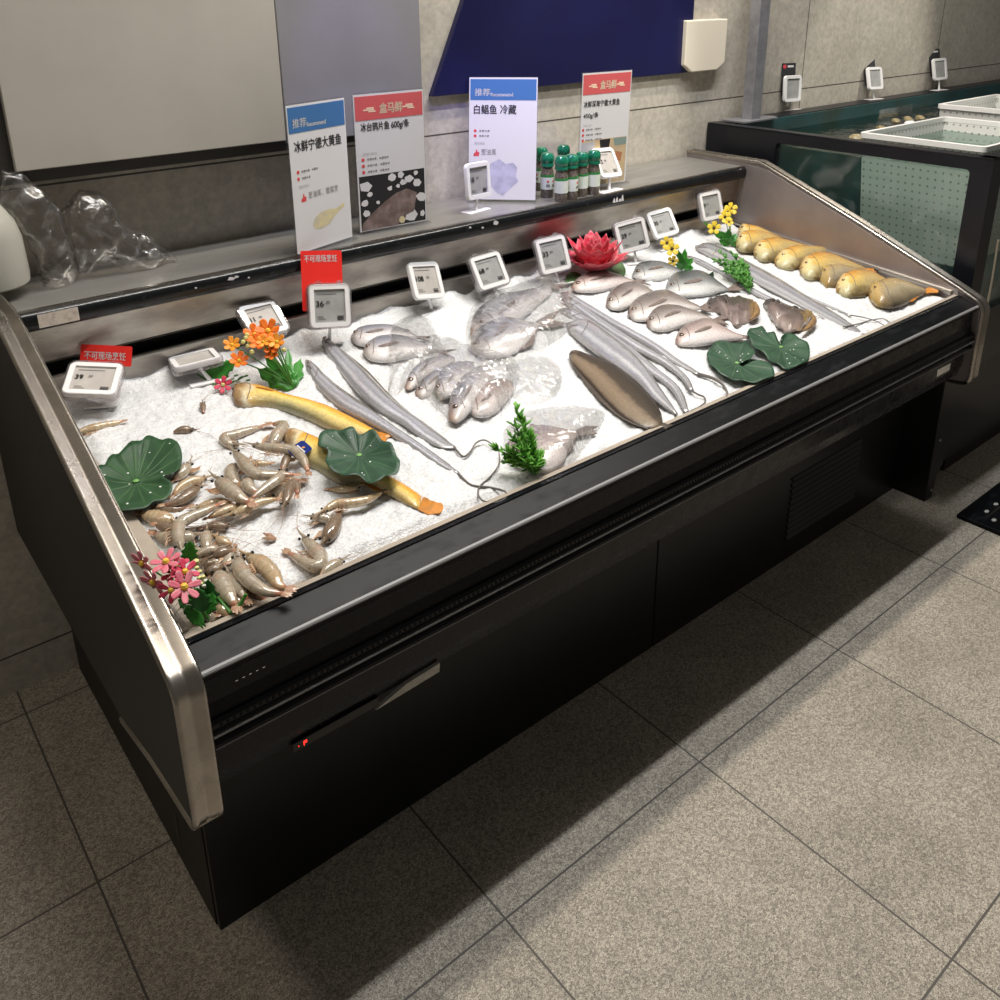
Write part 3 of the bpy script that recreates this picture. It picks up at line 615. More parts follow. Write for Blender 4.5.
def price_tag(key, price, label, grp, screen='screen', case=True, red=None, black=False, basew=.055, small=True, ybase=None, lim=None):
    c, Mx, wh, b = PNP[key]; c, b = V(c), V(b); W, H = wh
    X = V([Mx[i][0] for i in range(3)]); Y = V([Mx[i][1] for i in range(3)]); Nn = V([Mx[i][2] for i in range(3)])
    lim = lim or (1.962 if ybase is None else ybase)
    if c.y > lim:
        s = lim/c.y; c = EYE+(c-EYE)*s; W *= s; H *= s
    if ybase is None:
        b = V((c.x+.012, min(b.y, 1.968), 0)); b.z = zice(b.y)+.006
    t = thing('price_tag', label, 'price tag', b, grp)
    m = MB(); rring(m, c-Nn*.009, X, Y, Nn, W, H, .014, .013, .012); m2 = MB()
    rplate(m, c-Nn*.009, X, Y, Nn, W-.01, H-.01, .010, .006)
    fr = obj('frame', m, 'white', t, angle=45)
    sc = obj('screen', rplate(MB(), c-Nn*.0035, X, Y, Nn, W-.024, H-.024, .004, .0022), screen, t, smooth=False)
    sw, shh = W-.024, H-.024; o = c-X*sw/2-Y*shh/2
    if price:
        a, d = price
        text(a, sc, 'ink', o+X*sw*.07+Y*shh*.48, X, Y, height=shh*.17, name='price_lettering', fat=.04)
        text(d, sc, 'ink', o+X*sw*(.07+.16*len(a)*.9)+Y*shh*.56, X, Y, height=shh*.085, name='price_lettering')
        m = MB()
        for (u, v, w, h) in [(.72, .13, .2, .035), (.72, .185, .2, .02), (.72, .08, .2, .02)]:
            m.obox(o+X*sw*(u+w/2)+Y*shh*v-Nn*.0006, X*sw*w/2, Y*shh*h/2, Nn*.0003)
        obj('barcode', m, 'ink', sc, smooth=False, kind='stuff')
        m = MB()
        for (u, v, w, h) in [(.10, .86, .62, .025), (.10, .12, .25, .022), (.10, .19, .18, .022)]:
            m.obox(o+X*sw*(u+w/2)+Y*shh*v-Nn*.0006, X*sw*w/2, Y*shh*h/2, Nn*.0003)
        obj('fine_print', m, 'inkg', sc, smooth=False, kind='stuff')
    if case:
        m = MB(); rring(m, c-Nn*.016, X, Y, Nn, W+.008, H+.008, .018, .006, .020)
        rplate(m, c-Nn*.017, X, Y, Nn, W+.006, H+.006, .016, .002)
        m.obox(c+Y*(H/2+.006)-X*W*.25-Nn*.006, X*.006, Y*.003, Nn*.005); m.obox(c+Y*(H/2+.006)+X*W*.25-Nn*.006, X*.006, Y*.003, Nn*.005)
        obj('clear_case', m, 'case', t, angle=45)
    pb = b+V((0, 0, .004)); pt = c-Y*(H*.46)-Nn*.010
    obj('post', MB().tube([pb, pb+(pt-pb)*.75, pt], [.0055, .0038, .006], 10), 'white', t)
    dx = V((X.x, X.y, 0)).normalized(); dy = V((-dx.y, dx.x, 0))
    obj('base', MB().obox(b+V((0, 0, .001)), dx*basew*.62, dy*.020, (0, 0, .0022)), 'white', t, bevel=.001, smooth=False)
    if red:
        w, h, u, v, lift = red
        X3 = V((X.x, X.y, 0)).normalized(); Y3 = V((-X3.y*.30, X3.x*.30, 1)).normalized() if lift > .3 else V((0, .35, .94)).normalized(); N3 = X3.cross(Y3).normalized()
        X3 = (X3+Y3*X.z).normalized(); Y3 = N3.cross(X3)
        cc = c+X3*u+Y3*v-Nn*.020 if lift > .3 else c+Y*(H*.5+.012)+X3*u+Y3*v-Nn*.004
        cd = obj('red_card', rplate(MB(), cc, X3, Y3, N3, w, h, .004, .0012), 'red', t, smooth=False)
        text('不可现场烹饪', cd, 'white', cc-X3*w*.42+Y3*(h*lift), X3, Y3, width=w*.80, height=.018, name='card_lettering', depth=.0018, fat=.02)
    if black:
        cc = c+Y*H*.34-X*.004-Nn*.024
        cd = obj('black_card', rplate(MB(), cc, X, Y, Nn, W*.82, H*1.25, .003, .0012), 'ink', t, smooth=False)
        obj('red_dot', rplate(MB(), cc-X*W*.25+Y*H*.50+Nn*.0013, X, Y, Nn, .018, .016, .006, .0006), 'redink', cd, smooth=False)
        obj('fine_print', MB().obox(cc+X*W*.10+Y*H*.50+Nn*.0016, X*.018, Y*.004, Nn*.0003), 'paper', cd, smooth=False)
    return t
G = 'price tags standing on the ice'
price_tag('T1', ('39', '.80'), 'leaning price tag with low red card reading 39 in the left corner of the ice', G, 'screenw', red=(.108, .045, .014, .012, -.22), lim=1.93)
price_tag('T2', None, 'clear cased price tag lying almost flat, face turned up, behind the red sprig', G, 'screenw', basew=.075)
price_tag('T3', ('11', '.80'), 'price tag reading 11 standing right behind the orange bouquet', G, 'screenw')
price_tag('T4', ('36', '.80'), 'price tag reading 36 with a tall red card standing up behind it', G, red=(.102, .150, -.013, .064, .31), lim=1.90)
price_tag('T5', ('108', '.00'), 'caseless price tag with a beige screen just right of the tall red card', G, 'screenw', case=False, basew=.075)
price_tag('T6', ('68', '.80'), 'cased price tag between the beige screened tag and the tag by the red lotus', G)
price_tag('T7', ('33', '.80'), 'price tag touching the left side of the red lotus flower', G, basew=.075)
price_tag('T8', ('29', '.80'), 'price tag just right of the red lotus flower, left of its close pair', G)
price_tag('T9', ('35', '.80'), 'right tag of the close pair of price tags, behind the left yellow sprig', G, case=False)
price_tag('T10', ('9', '.90'), 'narrow looking price tag at the right rear corner of the ice behind yellow pansies', G)
G2 = 'price tags standing on the steel shelf'
price_tag('T11', ('18', '.80'), 'price tag on the shelf in front of the lilac sign stand', G2, case=False, ybase=2.3, basew=.075)
price_tag('T12', ('12', '.80'), 'slanted price tag on the shelf right of the green lidded spice jars', G2, 'screenw', case=False, ybase=2.3, basew=.08)
G3 = 'price tags standing on the tank rim'
price_tag('T13', None, 'price tag with black card on the tank rim nearest the steel post', G3, case=False, black=True, ybase=2.3, lim=2.236, basew=.08)
price_tag('T14', None, 'middle of the three price tags on the rear rim of the tank', G3, case=False, black=True, ybase=2.3, lim=2.236, basew=.08)
price_tag('T15', None, 'farthest right of the three price tags on the rear rim of the tank', G3, case=False, black=True, ybase=2.3, lim=2.236, basew=.08)

def sign(key, label, header, title, bullets, extra, pic, hdr_text):
    c, Mx, wh, b = PNP[key]; c = V(c); W, H = wh
    X = V([Mx[i][0] for i in range(3)]); Y = V([Mx[i][1] for i in range(3)]); Nn = V([Mx[i][2] for i in range(3)])
    t = thing('sign_stand', label, 'sign', (c.x, c.y, 1.112), 'acrylic sign stands on the steel shelf')
    def at(u, v, d=.0): return c+X*(u-.5)*W+Y*(.5-v)*H+Nn*d      # u right, v down
    obj('acrylic_holder', MB().obox(c-Nn*.004, X*(W/2), Y*(H/2), Nn*.003), 'acry', t, smooth=False)
    obj('acrylic_foot', MB().obox(c-Y*(H/2-.001)-Nn*.02+V((0, 0, 0)), X*W/2, V((0, 0, .002)), V((Nn.x, Nn.y, 0)).normalized()*.04), 'acry', t, smooth=False)
    ps = obj('poster', MB().obox(c, X*(W/2-.002), Y*(H/2-.003), Nn*.0005), 'paper', t, smooth=False)
    hd = obj('header_band', MB().obox(at(.5, .105, .0008), X*(W*.475), Y*(H*.083), Nn*.0003), header, t, smooth=False)
    if header == 'hblue':
        text('推荐', hd, 'white', at(.09, .155, .001), X, Y, width=W*.22, height=H*.058, fat=.02)
        text('Recommend', hd, 'white', at(.32, .158, .001), X, Y, width=W*.32, height=H*.028, fat=.03)
    else:
        text(hdr_text, hd, 'cream', at(.36, .150, .001), X, Y, width=W*.32, height=H*.072, fat=.035)
        for s in (.15, .70):
            m = MB()
            for (du, dv, w, h) in ((0, 0, .075, .008), (.02, -.012, .05, .008), (.045, .012, .05, .007)):
                m.obox(at(s+.08+du-.02, .118+dv, .0012), X*W*w, Y*H*h*.6, Nn*.0002)
            obj('cloud_ornament', m, 'cream', hd, smooth=False)
    for (s, u, v, w, h) in title:
        text(s, ps, 'ink', at(u, v, .0008), X, Y, width=W*w, height=H*h, name='title_lettering', fat=.018)
    m = MB(); mi = MB()
    for (u, v, w) in bullets:
        k = max(int(w*30), 2)
        for i in range(k):
            if i % 5 != 4: m.obox(at(u+.055+(i+.5)*w/k, v, .0008), X*(W*w/k*.36), Y*(H*(.0065+.002*math.sin(i*2.3))), Nn*.0002)
        obj('red_icon', rplate(MB(), at(u, v, .0006), X, Y, Nn, W*.042, W*.042, W*.018, .0004), 'redink', ps, smooth=False)
    if bullets:
        obj('fine_print', m, 'inkg', ps, smooth=False, kind='stuff')
    for (s, u, v, w, h, mat) in extra:
        text(s, ps, mat, at(u, v, .0008), X, Y, width=W*w, height=H*h, name='advice_lettering')
    if pic: pic(t, ps, at, X, Y, Nn, W, H)
    return t
def poly(at, pts, d=.0009): return MB().prism([at(u, v, d) for u, v in pts], (0, 0, 0.0001))
MT['pfy'] = M('printed_yellow_fish', (.66, .56, .30), .6, n2=(.50, .47, .36), nscale=40)
MT['pfd'] = M('printed_dark_ground', (.012, .012, .014), .5)
MT['pfb'] = M('printed_brown_fish', (.14, .095, .085), .5, n2=(.26, .19, .18), nscale=35)
MT['pfs'] = M('printed_silver_fish', (.50, .49, .62), .5, n2=(.36, .36, .46), nscale=30)
MT['pft'] = M('printed_wood', (.55, .42, .25), .5, n2=(.46, .36, .24), nscale=20)
MT['pfg'] = M('printed_green', (.20, .27, .25), .5)
MT['pfo'] = M('printed_orange', (.42, .17, .08), .5)
def thumb(at, ps, u, v):
    m = MB(); m.prism([at(u+a, v+b, .0009) for a, b in ((0, 0), (.03, -.012), (.035, -.034), (.052, -.034), (.055, -.014), (.085, -.014), (.08, .018), (.0, .02))], (0, 0, .0002)); obj('thumb_icon', m, 'redink', ps, smooth=False)
def pic1(t, ps, at, X, Y, Nn, W, H):
    thumb(at, ps, .14, .63)
    f = obj('printed_fish', poly(at, [(.30, .82), (.34, .78), (.45, .75), (.60, .745), (.72, .755), (.83, .735), (.88, .725), (.86, .76), (.80, .77), (.70, .80), (.60, .845), (.45, .865), (.34, .855)]), 'pfy', ps, smooth=False)
def pic2(t, ps, at, X, Y, Nn, W, H):
    g = obj('photo', poly(at, [(.03, .585), (.975, .585), (.975, .985), (.03, .985)], .0008), 'pfd', ps, smooth=False)
    rnd = random.Random(3); 
    for (u, v, r) in [(.12, .66, .09), (.50, .62, .06), (.62, .61, .05), (.74, .65, .07), (.86, .69, .07), (.92, .80, .08), (.66, .67, .05), (.17, .72, .04), (.09, .78, .05), (.12, .86, .06), (.46, .70, .04), (.75, .93, .10), (.93, .93, .05), (.28, .79, .03), (.58, .69, .03), (.84, .61, .035)]:
        m = MB(); n = rnd.randint(5, 7)
        m.prism([at(u+r*math.cos(k*6.283/n)*(.7+.5*rnd.random()), v+r*.5*math.sin(k*6.283/n)*(.7+.5*rnd.random()), .0010) for k in range(n)], Nn*.0001)
        obj('printed_ice', m, 'paper', g, smooth=False)
    m = MB(); m.prism([at(u, v, .0012) for u, v in [(.035, .985), (.05, .93), (.20, .86), (.38, .79), (.55, .74), (.70, .72), (.85, .76), (.83, .82), (.80, .90), (.62, .93), (.56, .985)]], Nn*.0001); obj('printed_fish', m, 'pfb', g, smooth=False)
    m = MB(); m.prism([at(.62+.05*math.cos(k), .95+.03*math.sin(k), .0014) for k in range(6)], Nn*.0001); obj('printed_lemon', m, 'pfy', g, smooth=False)
def pic3(t, ps, at, X, Y, Nn, W, H):
    thumb(at, ps, .08, .62)
    obj('printed_fish', poly(at, [(.28, .78), (.33, .70), (.45, .66), (.55, .70), (.66, .69), (.72, .73), (.70, .80), (.74, .84), (.62, .90), (.52, .96), (.42, .93), (.32, .87)]), 'pfs', ps, smooth=False)
def pic4(t, ps, at, X, Y, Nn, W, H):
    g = obj('photo', poly(at, [(.04, .58), (.96, .58), (.96, .985), (.04, .985)], .0008), 'pft', ps, smooth=False)
    for nm, pts, mt_ in [('printed_plate', [(.04, .60), (.3, .59), (.3, .74), (.04, .78)], 'inkl'), ('printed_cloth', [(.68, .585), (.955, .585), (.955, .65), (.72, .65)], 'pfg'), ('printed_shrimp', [(.74, .70), (.88, .72), (.86, .80), (.74, .78)], 'pfo'), ('printed_bowl', [(.40, .585), (.62, .585), (.6, .66), (.42, .66)], 'pfd')]:
        m = MB(); m.prism([at(u, v, .0010) for u, v in pts], Nn*.0001); obj(nm, m, mt_, g, smooth=False)
sign('S1', 'white sign with blue header at the shelf edge behind the tall red card', 'hblue', [('冰鲜宁德大黄鱼', .09, .315, .80, .075)], [(.12, .445, .28), (.12, .490, .18)], [('建议做法', .12, .555, .16, .022, 'inkl'), ('葱油蒸、雪菜烹', .26, .635, .52, .045, 'inkg')], pic1, '')
sign('S2', 'sign with coral red header over a dark photo of fish on ice', 'hred', [('冰台鸦片鱼 600g/条', .09, .275, .68, .068)], [(.10, .465, .34), (.10, .510, .32), (.10, .555, .31)], [('规格 特点', .10, .435, .20, .018, 'inkl')], pic2, '盒马鲜')
sign('S3', 'lilac lit sign with blue header standing left of the spice jars', 'hblue', [('白鲳鱼', .08, .30, .33, .075), ('冷藏', .46, .30, .23, .075)], [(.10, .435, .16), (.10, .475, .15)], [('建议做法', .09, .545, .15, .022, 'inkl'), ('葱油蒸', .19, .630, .22, .050, 'inkg')], pic3, '')
sign('S4', 'sign with coral red header standing right behind the spice jars', 'hred', [('冰鲜深海宁德大黄鱼', .05, .295, .72, .055), ('450g/条', .05, .395, .30, .055)], [(.06, .485, .30), (.06, .53, .36), (.06, .575, .36)], [('规格 特点', .06, .455, .16, .016, 'inkl')], pic4, '盒马鲜')

# spice jars with green lids
MT['jarlid'] = M('green_translucent_lid', (.004, .115, .06), .12, n2=(.012, .19, .10), nscale=60, coat=.6)
MT['jarglass'] = M('brown_spices_in_glass', (.075, .06, .045), .15, n2=(.20, .17, .14), nscale=160, coat=.6)
MT['jarlabel'] = M('pale_green_label', (.62, .70, .60), .5, n2=(.72, .74, .72), nscale=30)
MT['jargreen'] = M('green_band', (.03, .22, .05), .5)
def jar(label):
    z0 = 1.110; t = thing('spice_jar', label, 'spice jar', (0, 0, z0), 'green lidded spice jars on the shelf')
    obj('glass', MB().lathe([(.019, z0), (.021, z0+.004), (.021, z0+.078), (.017, z0+.092), (.016, z0+.100)], (0, 0, 0), 20), 'jarglass', t)
    m = MB()
    for nm, z1, z2, mat in (('label_band', z0+.028, z0+.066, 'jarlabel'), ('green_band', z0+.066, z0+.074, 'jargreen')):
        lb = obj(nm, MB().lathe([(.0205, z1), (.0216, z1), (.0216, z2), (.0205, z2)], (0, 0, 0), 20), mat, t)
        if nm == 'label_band':
            for a in (-125, -70):
                ca, sa = math.cos(math.radians(a)), math.sin(math.radians(a))
                obj('red_mark', MB().obox((.0217*ca, .0217*sa, z1+.026), V((-sa, ca, 0))*.003, V((0, 0, .003)), V((ca, sa, 0))*.0006), 'redink', lb, smooth=False)
                obj('fine_print', MB().obox((.0217*ca, .0217*sa, z1+.013), V((-sa, ca, 0))*.006, V((0, 0, .004)), V((ca, sa, 0))*.0005), 'inkg', lb, smooth=False)
    obj('lid', MB().lathe([(.017, z0+.097), (.0205, z0+.099), (.021, z0+.106), (.019, z0+.110), (.0215, z0+.113), (.0222, z0+.124), (.020, z0+.134), (.015, z0+.140), (.004, z0+.142)], (0, 0, 0), 20), 'jarlid', t)
    return t
JL = ['green lidded spice jar touching the edge of the lilac sign', 'front spice jar with green lid, third from the lilac sign', 'front spice jar with green lid nearest the shelf edge, second from the sign',
      'spice jar with green lid in the middle of the right pair', 'spice jar with green lid next to the slanted shelf price tag', 'rear spice jar with green lid half hidden behind the lilac sign', 'rear spice jar with green lid behind the front pair', 'rear spice jar with green lid behind the right pair']
first = None
for k, q in enumerate([(547, 197), (571, 199), (561, 201), (581, 196), (593, 194), (541, 190), (563, 187), (586, 186)]):
    p = onz(q, 1.110)
    if first is None: first = jar(JL[0]); first.location = p
    else:
        o = copy_tree(first, p, JL[k]); o.rotation_euler.z = k*.9
# pale bottle at the far left and the crumpled bags
MT['bottle'] = M('greyish_white_plastic', (.36, .35, .305), .5)
b = thing('plastic_bottle', 'big greyish white plastic bottle at the far left end of the shelf', 'bottle', (.318, 2.135, 1.137))
obj('body', MB().lathe([(.066, 1.137), (.074, 1.142), (.076, 1.16), (.074, 1.24), (.066, 1.275), (.045, 1.31), (.030, 1.325), (.028, 1.345)], (.318, 2.135, 0), 28), 'bottle', b)
obj('cap', MB().lathe([(.033, 1.343), (.033, 1.372), (.028, 1.376)], (.318, 2.135, 0), 20), 'white', b)
def loftbag(name, D, Vv, ymid, th, label, mat='bag', amp=.012, sc=28):
    n = 40; d3 = catmull([ony(q, ymid) for q in D], n); v3 = catmull([ony(q, ymid) for q in Vv], n); rings, uv = [], []
    for i in range(n):
        c = (d3[i]+v3[i])/2; a = (d3[i]-v3[i])/2; e = math.sin(math.pi*min(max(i/(n-1), .06), .94))**.5
        r = []
        for k in range(28):
            an = k*2*math.pi/28; p = c+a*math.cos(an)+V((0, 1, 0))*th*e*math.sin(an)
            nz = noise.noise(p*sc)*amp+abs(noise.noise(p*sc*2.7))*amp*.8
            r.append(p+(p-c).normalized()*nz)
        rings.append(r)
    o = obj(name, MB().loft(rings), mat, None, angle=180); tag(o, label, 'plastic bag', 'crumpled clear bags on the shelf'); return o
loftbag('plastic_bag', [(2, 170), (25, 176), (46, 193), (58, 214), (66, 236), (74, 258), (76, 274), (73, 290)], [(0, 203), (10, 211), (18, 222), (27, 238), (34, 255), (40, 272), (46, 286), (56, 293)], 2.15, .055, 'tall crumpled clear plastic bag leaning beside the white bottle on the shelf')
loftbag('plastic_bag', [(62, 214), (75, 196), (92, 190), (107, 197), (118, 215), (131, 232), (146, 234), (156, 242), (166, 252), (173, 256)], [(68, 235), (74, 255), (85, 272), (98, 262), (112, 263), (126, 268), (140, 272), (154, 266), (163, 260), (172, 259)], 2.17, .06, 'low crumpled clear plastic bag lying right of the taller bag on the shelf')
# ------------------------------------------------------------------ fish on the ice
def fish(name, label, cat, D, Vv, h, mat, group=None, z=0.0, n=30, nr=20, end=(.25, .25), eye=None, eyer=.004, tail=None, tailmat=None,
         pect=None, dorsal=None, anal=None, gill=.23, finmat=None, closed=(.12, .12), three=False, lump=0.0, mouth=False, flat=.55, side=1):
    """body lofted between its back edge D and belly edge Vv (points on the ice), lying on its side"""
    zz = h*.35+z
    d3 = D if three else [on_ice(q, zz) for q in D]; v3 = Vv if three else [on_ice(q, zz) for q in Vv]
    d3, v3 = catmull(d3, n), catmull(v3, n); UP = V((0, 0, 1))
    hs = []
    for i in range(n):
        t = i/(n-1); e = 1.0
        w = (d3[i]-v3[i]).length
        e = min(1, (t/end[0])**.55 if t < end[0] else 1)*min(1, ((1-t)/end[1])**.7*.88+.12 if 1-t < end[1] else 1)
        hs.append(max(h*e, min(h, .0022)))
    def S(t, c, off=0.0):
        f = min(max(t, 0), 1)*(n-1); i = min(int(f), n-2); k = f-i
        a = d3[i].lerp(d3[i+1], k); b = v3[i].lerp(v3[i+1], k); hh = hs[i]+(hs[i+1]-hs[i])*k
        return (a+b)/2+(a-b)/2*c+UP*(hh*math.sqrt(max(0, 1-c*c))+off)
    root = thing(name, label, cat, ((d3[n//2]+v3[n//2])/2)-UP*h*.5, group)
    rings, uv = [], []
    for i in range(n):
        c = (d3[i]+v3[i])/2; a = (d3[i]-v3[i])/2
        # rounded nose
        r, u = [], []
        for k in range(nr):
            an = 2*math.pi*k/nr; s = math.sin(an); cc = math.cos(an)
            p = c+a*cc+UP*(hs[i]*(s if s > 0 else s*flat))
            if lump: p += UP*lump*(noise.noise(p*38)-.7*abs(noise.noise(p*70)))+ (a.normalized() if a.length > 0 else UP)*lump*.5*noise.noise(p*50+V((5, 5, 5)))
            r.append(p); u.append((i/(n-1), .5+.5*cc))
        rings.append(r); uv.append(u)
    body = obj('body', MB().loft(rings, uv), mat, root, angle=180)
    T = ((d3[-1]+v3[-1])-(d3[-4]+v3[-4])).normalized(); Nn = (d3[-2]-v3[-2]); Nn = (Nn-T*Nn.dot(T)).normalized(); E_ = (d3[-1]+v3[-1])/2
    fm = finmat or mat
    if tail:
        if isinstance(tail, tuple):
            L, sp, notch = tail; w = (d3[-1]-v3[-1]).length/2
            P = [E_+Nn*w-T*.004, E_+Nn*sp*.6+T*L*.5, E_+Nn*sp+T*L, E_+Nn*sp*.45+T*L*(.6*notch+.4), E_+T*L*notch, E_-Nn*sp*.45+T*L*(.6*notch+.4), E_-Nn*sp+T*L, E_-Nn*sp*.6+T*L*.5, E_-Nn*w-T*.004]
            P = [p+UP*.001 for p in P]
        else: P = [on_ice(q, zz) for q in tail]
        c = sum(P, V((0, 0, 0)))/len(P)
        m = MB(); e = UP*.0022; k = len(P); m.add([p for p in P]+[p+e for p in P]+[c+UP*.005, c-UP*.002], [(i, (i+1) % k, k+(i+1) % k, k+i) for i in range(k)]+[(k+i, k+(i+1) % k, 2*k) for i in range(k)]+[((i+1) % k, i, 2*k+1) for i in range(k)], [(1, .5)]*(2*k+2))
        obj('tail_fin', m, tailmat or fm, root, smooth=False)
    def edgefin(nm, edge, other, spec):
        t0, t1, hh, pk = spec; m = MB(); k = 12; vs, us = [], []
        for i in range(k+1):
            t = t0+(t1-t0)*i/k; f = t*(n-1); j = min(int(f), n-2); p = edge[j].lerp(edge[j+1], f-j); q = other[j].lerp(other[j+1], f-j)
            o = (p-q).normalized(); tt = (edge[min(j+1, n-1)]-edge[j]).normalized(); s = i/k
            g = (s/pk)**.8 if s < pk else ((1-s)/(1-pk))**1.4*.85+.15*(1-s)
            vs += [p-o*.003+UP*.003, p+o*hh*g+tt*hh*g*.5+UP*.002, p+o*hh*g+tt*hh*g*.5+UP*.0005, p-o*.003-UP*.001]; us += [(t, .95 if edge is d3 else .1)]*4
        m.add(vs, [(4*i+a, 4*i+4+a, 4*i+4+(a+1) % 4, 4*i+(a+1) % 4) for i in range(k) for a in range(4)], us)
        obj(nm, m, fm, root, smooth=False)
    if dorsal: edgefin('dorsal_fin', d3, v3, dorsal)
    if anal: edgefin('anal_fin', v3, d3, anal)
    if gill:
        pts = [S(gill+.035*math.cos((c+.1)*1.4)-.02, c, -.0002) for c in [x/10 for x in range(-8, 7)]]
        obj('gill_edge', MB().tube(pts, .0011, 6), 'gill', root)
    if pect:
        t0, c0, L, w, up = pect; P = []
        for k in range(13):
            a = 2*math.pi*k/13; P.append((t0+L*(.5-.5*math.cos(a)), c0+up*(.5-.5*math.cos(a))+w*math.sin(a)*(.4+.6*(.5-.5*math.cos(a)))))
        cen = S(t0+L*.55, c0+up*.55, .0035); Q = [S(t, c, .0016) for t, c in P]
        m = MB(); m.add(Q+[cen], [(k, (k+1) % 13, 13) for k in range(13)], [(.3, .6)]*14)
        obj('pectoral_fin', m, finmat or 'pectf', root, smooth=True)
    if eye:
        t, c = eye; p = S(t, c); q = S(t, c+.05); n_ = (S(t+.03, c)-p).cross(S(t, c+.1)-p).normalized()
        if n_.z < 0: n_ = -n_
        ir = MB().ball(p, eyer, 10, (1, 1, .6)); iris = obj('eye', ir, 'iris', root)
        obj('pupil', MB().ball(p+n_*eyer*.36, eyer*.66, 8, (1, 1, .5)), 'pupil', iris)
    if mouth:
        obj('mouth', MB().tube([S(.012, -.5, .0), S(.03, -.2, .0006), S(.075, -.28, .0004)], .0014, 6), 'gill', root)
    return root
MT['gill'] = M('dark_gill_line', (.17, .13, .11), .4); MT['iris'] = M('brown_iris', (.13, .065, .035), .12, coat=.6); MT['pupil'] = M('black_pupil', (.006, .006, .006), .08, coat=.5)
MT['pectf'] = M('grey_brown_fin', (.17, .145, .13), .35, n2=(.27, .24, .22), nscale=60)
MT['pom'] = UVM('pomfret_skin', [(0, (.72, .69, .67)), (.36, (.68, .64, .62)), (.52, (.36, .315, .30)), (.66, (.20, .17, .16)), (.84, (.11, .09, .085)), (1, (.06, .05, .048))], [(0, (.12, .05, .035), .85), (.06, (.20, .12, .09), .6), (.14, (.5, .46, .42), .2), (.4, (.4, .35, .32), 0), (.92, (.30, .24, .21), .3), (1, (.24, .19, .16), .6)])
MT['pomp'] = UVM('pale_pink_pomfret_skin', [(0, (.74, .70, .69)), (.38, (.70, .63, .61)), (.58, (.42, .33, .31)), (.80, (.23, .175, .165)), (1, (.12, .09, .085))], [(0, (.24, .08, .05), .8), (.08, (.40, .28, .23), .45), (.25, (.6, .5, .48), 0), (1, (.36, .28, .25), .5)])
MT['pomd'] = UVM('dark_backed_silver_skin', [(0, (.68, .68, .67)), (.36, (.58, .58, .57)), (.50, (.27, .275, .275)), (.66, (.11, .115, .12)), (.85, (.05, .054, .058)), (1, (.03, .032, .036))], [(0, (.42, .44, .45), .5), (.13, (.5, .5, .5), .25), (.35, (.5, .5, .5), 0), (.9, (.07, .07, .07), .4), (1, (.06, .055, .05), .8)])
MT['pomb'] = UVM('bluish_pomfret_skin', [(0, (.74, .72, .71)), (.38, (.68, .64, .64)), (.55, (.40, .385, .41)), (.72, (.22, .225, .27)), (.88, (.12, .125, .16)), (1, (.07, .075, .10))], [(0, (.28, .12, .05), .8), (.09, (.36, .26, .19), .45), (.3, (.6, .55, .52), 0), (1, (.36, .31, .29), .4)])
MT['pomfin'] = M('pomfret_fin', (.22, .17, .15), .35, n2=(.13, .10, .09), nscale=90)
PG = 'pomfrets lying on the ice left of the fish heads'
pk = dict(h=.026, mat='pom', group=PG, eye=(.145, -.14), eyer=.0078, pect=(.31, -.46, .26, .13, .16), finmat='pomfin', end=(.3, .4))
fish('pomfret', 'pale pink pomfret at the foot of the red lotus flower', 'fish', [(571, 287.5), (577, 280.5), (588, 275), (600, 272), (613, 275), (625, 279), (634, 281)], [(572, 289), (579, 292), (590, 292), (602, 291), (615, 288.5), (626, 285), (634, 283)], **{**pk, 'mat': 'pomp'}, tail=(.05, .026, .35), dorsal=(.42, .92, .014, .2), gill=.22)
fish('pomfret', 'dark backed pomfret farthest back, right of the red lotus flower', 'fish', [(632, 275), (637, 266.5), (646, 263.5), (658, 264), (670, 267.5), (682, 273), (690, 276)], [(633, 277.5), (643, 281), (656, 281), (668, 279.5), (680, 278), (688, 277.5), (691, 277)], **{**pk, 'mat': 'pomd'}, tail=(.05, .02, .3), dorsal=(.4, .9, .012, .2))
fish('pomfret', 'dark silver pomfret with clear round eye, below the green leafy sprig', 'fish', [(665.6, 286.5), (670, 278), (679, 273.5), (695, 272), (708, 276), (719, 284), (728, 289)], [(667, 292), (676, 296.5), (690, 297), (705, 296), (718, 292.5), (725, 291), (729, 290.5)], **{**pk, 'mat': 'pomd', 'eyer': .0075, 'eye': (.15, -.2)}, tail=[(727, 289), (735, 284.5), (741, 282), (738, 287), (743, 290), (736, 291), (728, 290.8)], dorsal=(.42, .9, .010, .2))
fish('pomfret', 'leftmost pomfret of the lower row of grey pomfrets', 'fish', [(605.8, 304), (608, 296), (616, 288.5), (627, 284.5), (638, 284.5), (649, 290), (657, 294)], [(606.5, 306), (612, 309.5), (622, 309.5), (632, 306), (642, 301.5), (651, 297.5), (657, 296)], **pk, tail=(.045, .022, .3), dorsal=(.45, .9, .014, .15))
fish('pomfret', 'biggest grey pomfret of the lower row, second from the left', 'fish', [(627.5, 312), (633, 302.5), (648, 294.5), (664, 292), (678, 296.5), (690, 303), (701, 307)], [(628.5, 316), (636, 321), (650, 321), (664, 318), (680, 314), (692, 311), (701, 309.5)], **pk, tail=[(700, 307), (706, 303.5), (716, 305), (708, 308), (714, 313), (705, 311), (700, 309.5)], dorsal=(.45, .92, .014, .15))
fish('pomfret', 'third grey pomfret from the left in the lower row, tail toward the fish heads', 'fish', [(646, 321.5), (650, 312.5), (660, 307), (674, 308), (690, 312), (702, 316), (714, 320)], [(647, 325.5), (654, 330.5), (666, 331), (678, 328), (692, 324), (704, 321.5), (714, 321.5)], **pk, tail=[(712, 320), (720, 316.5), (732, 318.5), (722, 320.5), (729, 325.5), (719, 323.5), (712, 321.8)], dorsal=(.4, .9, .016, .15))
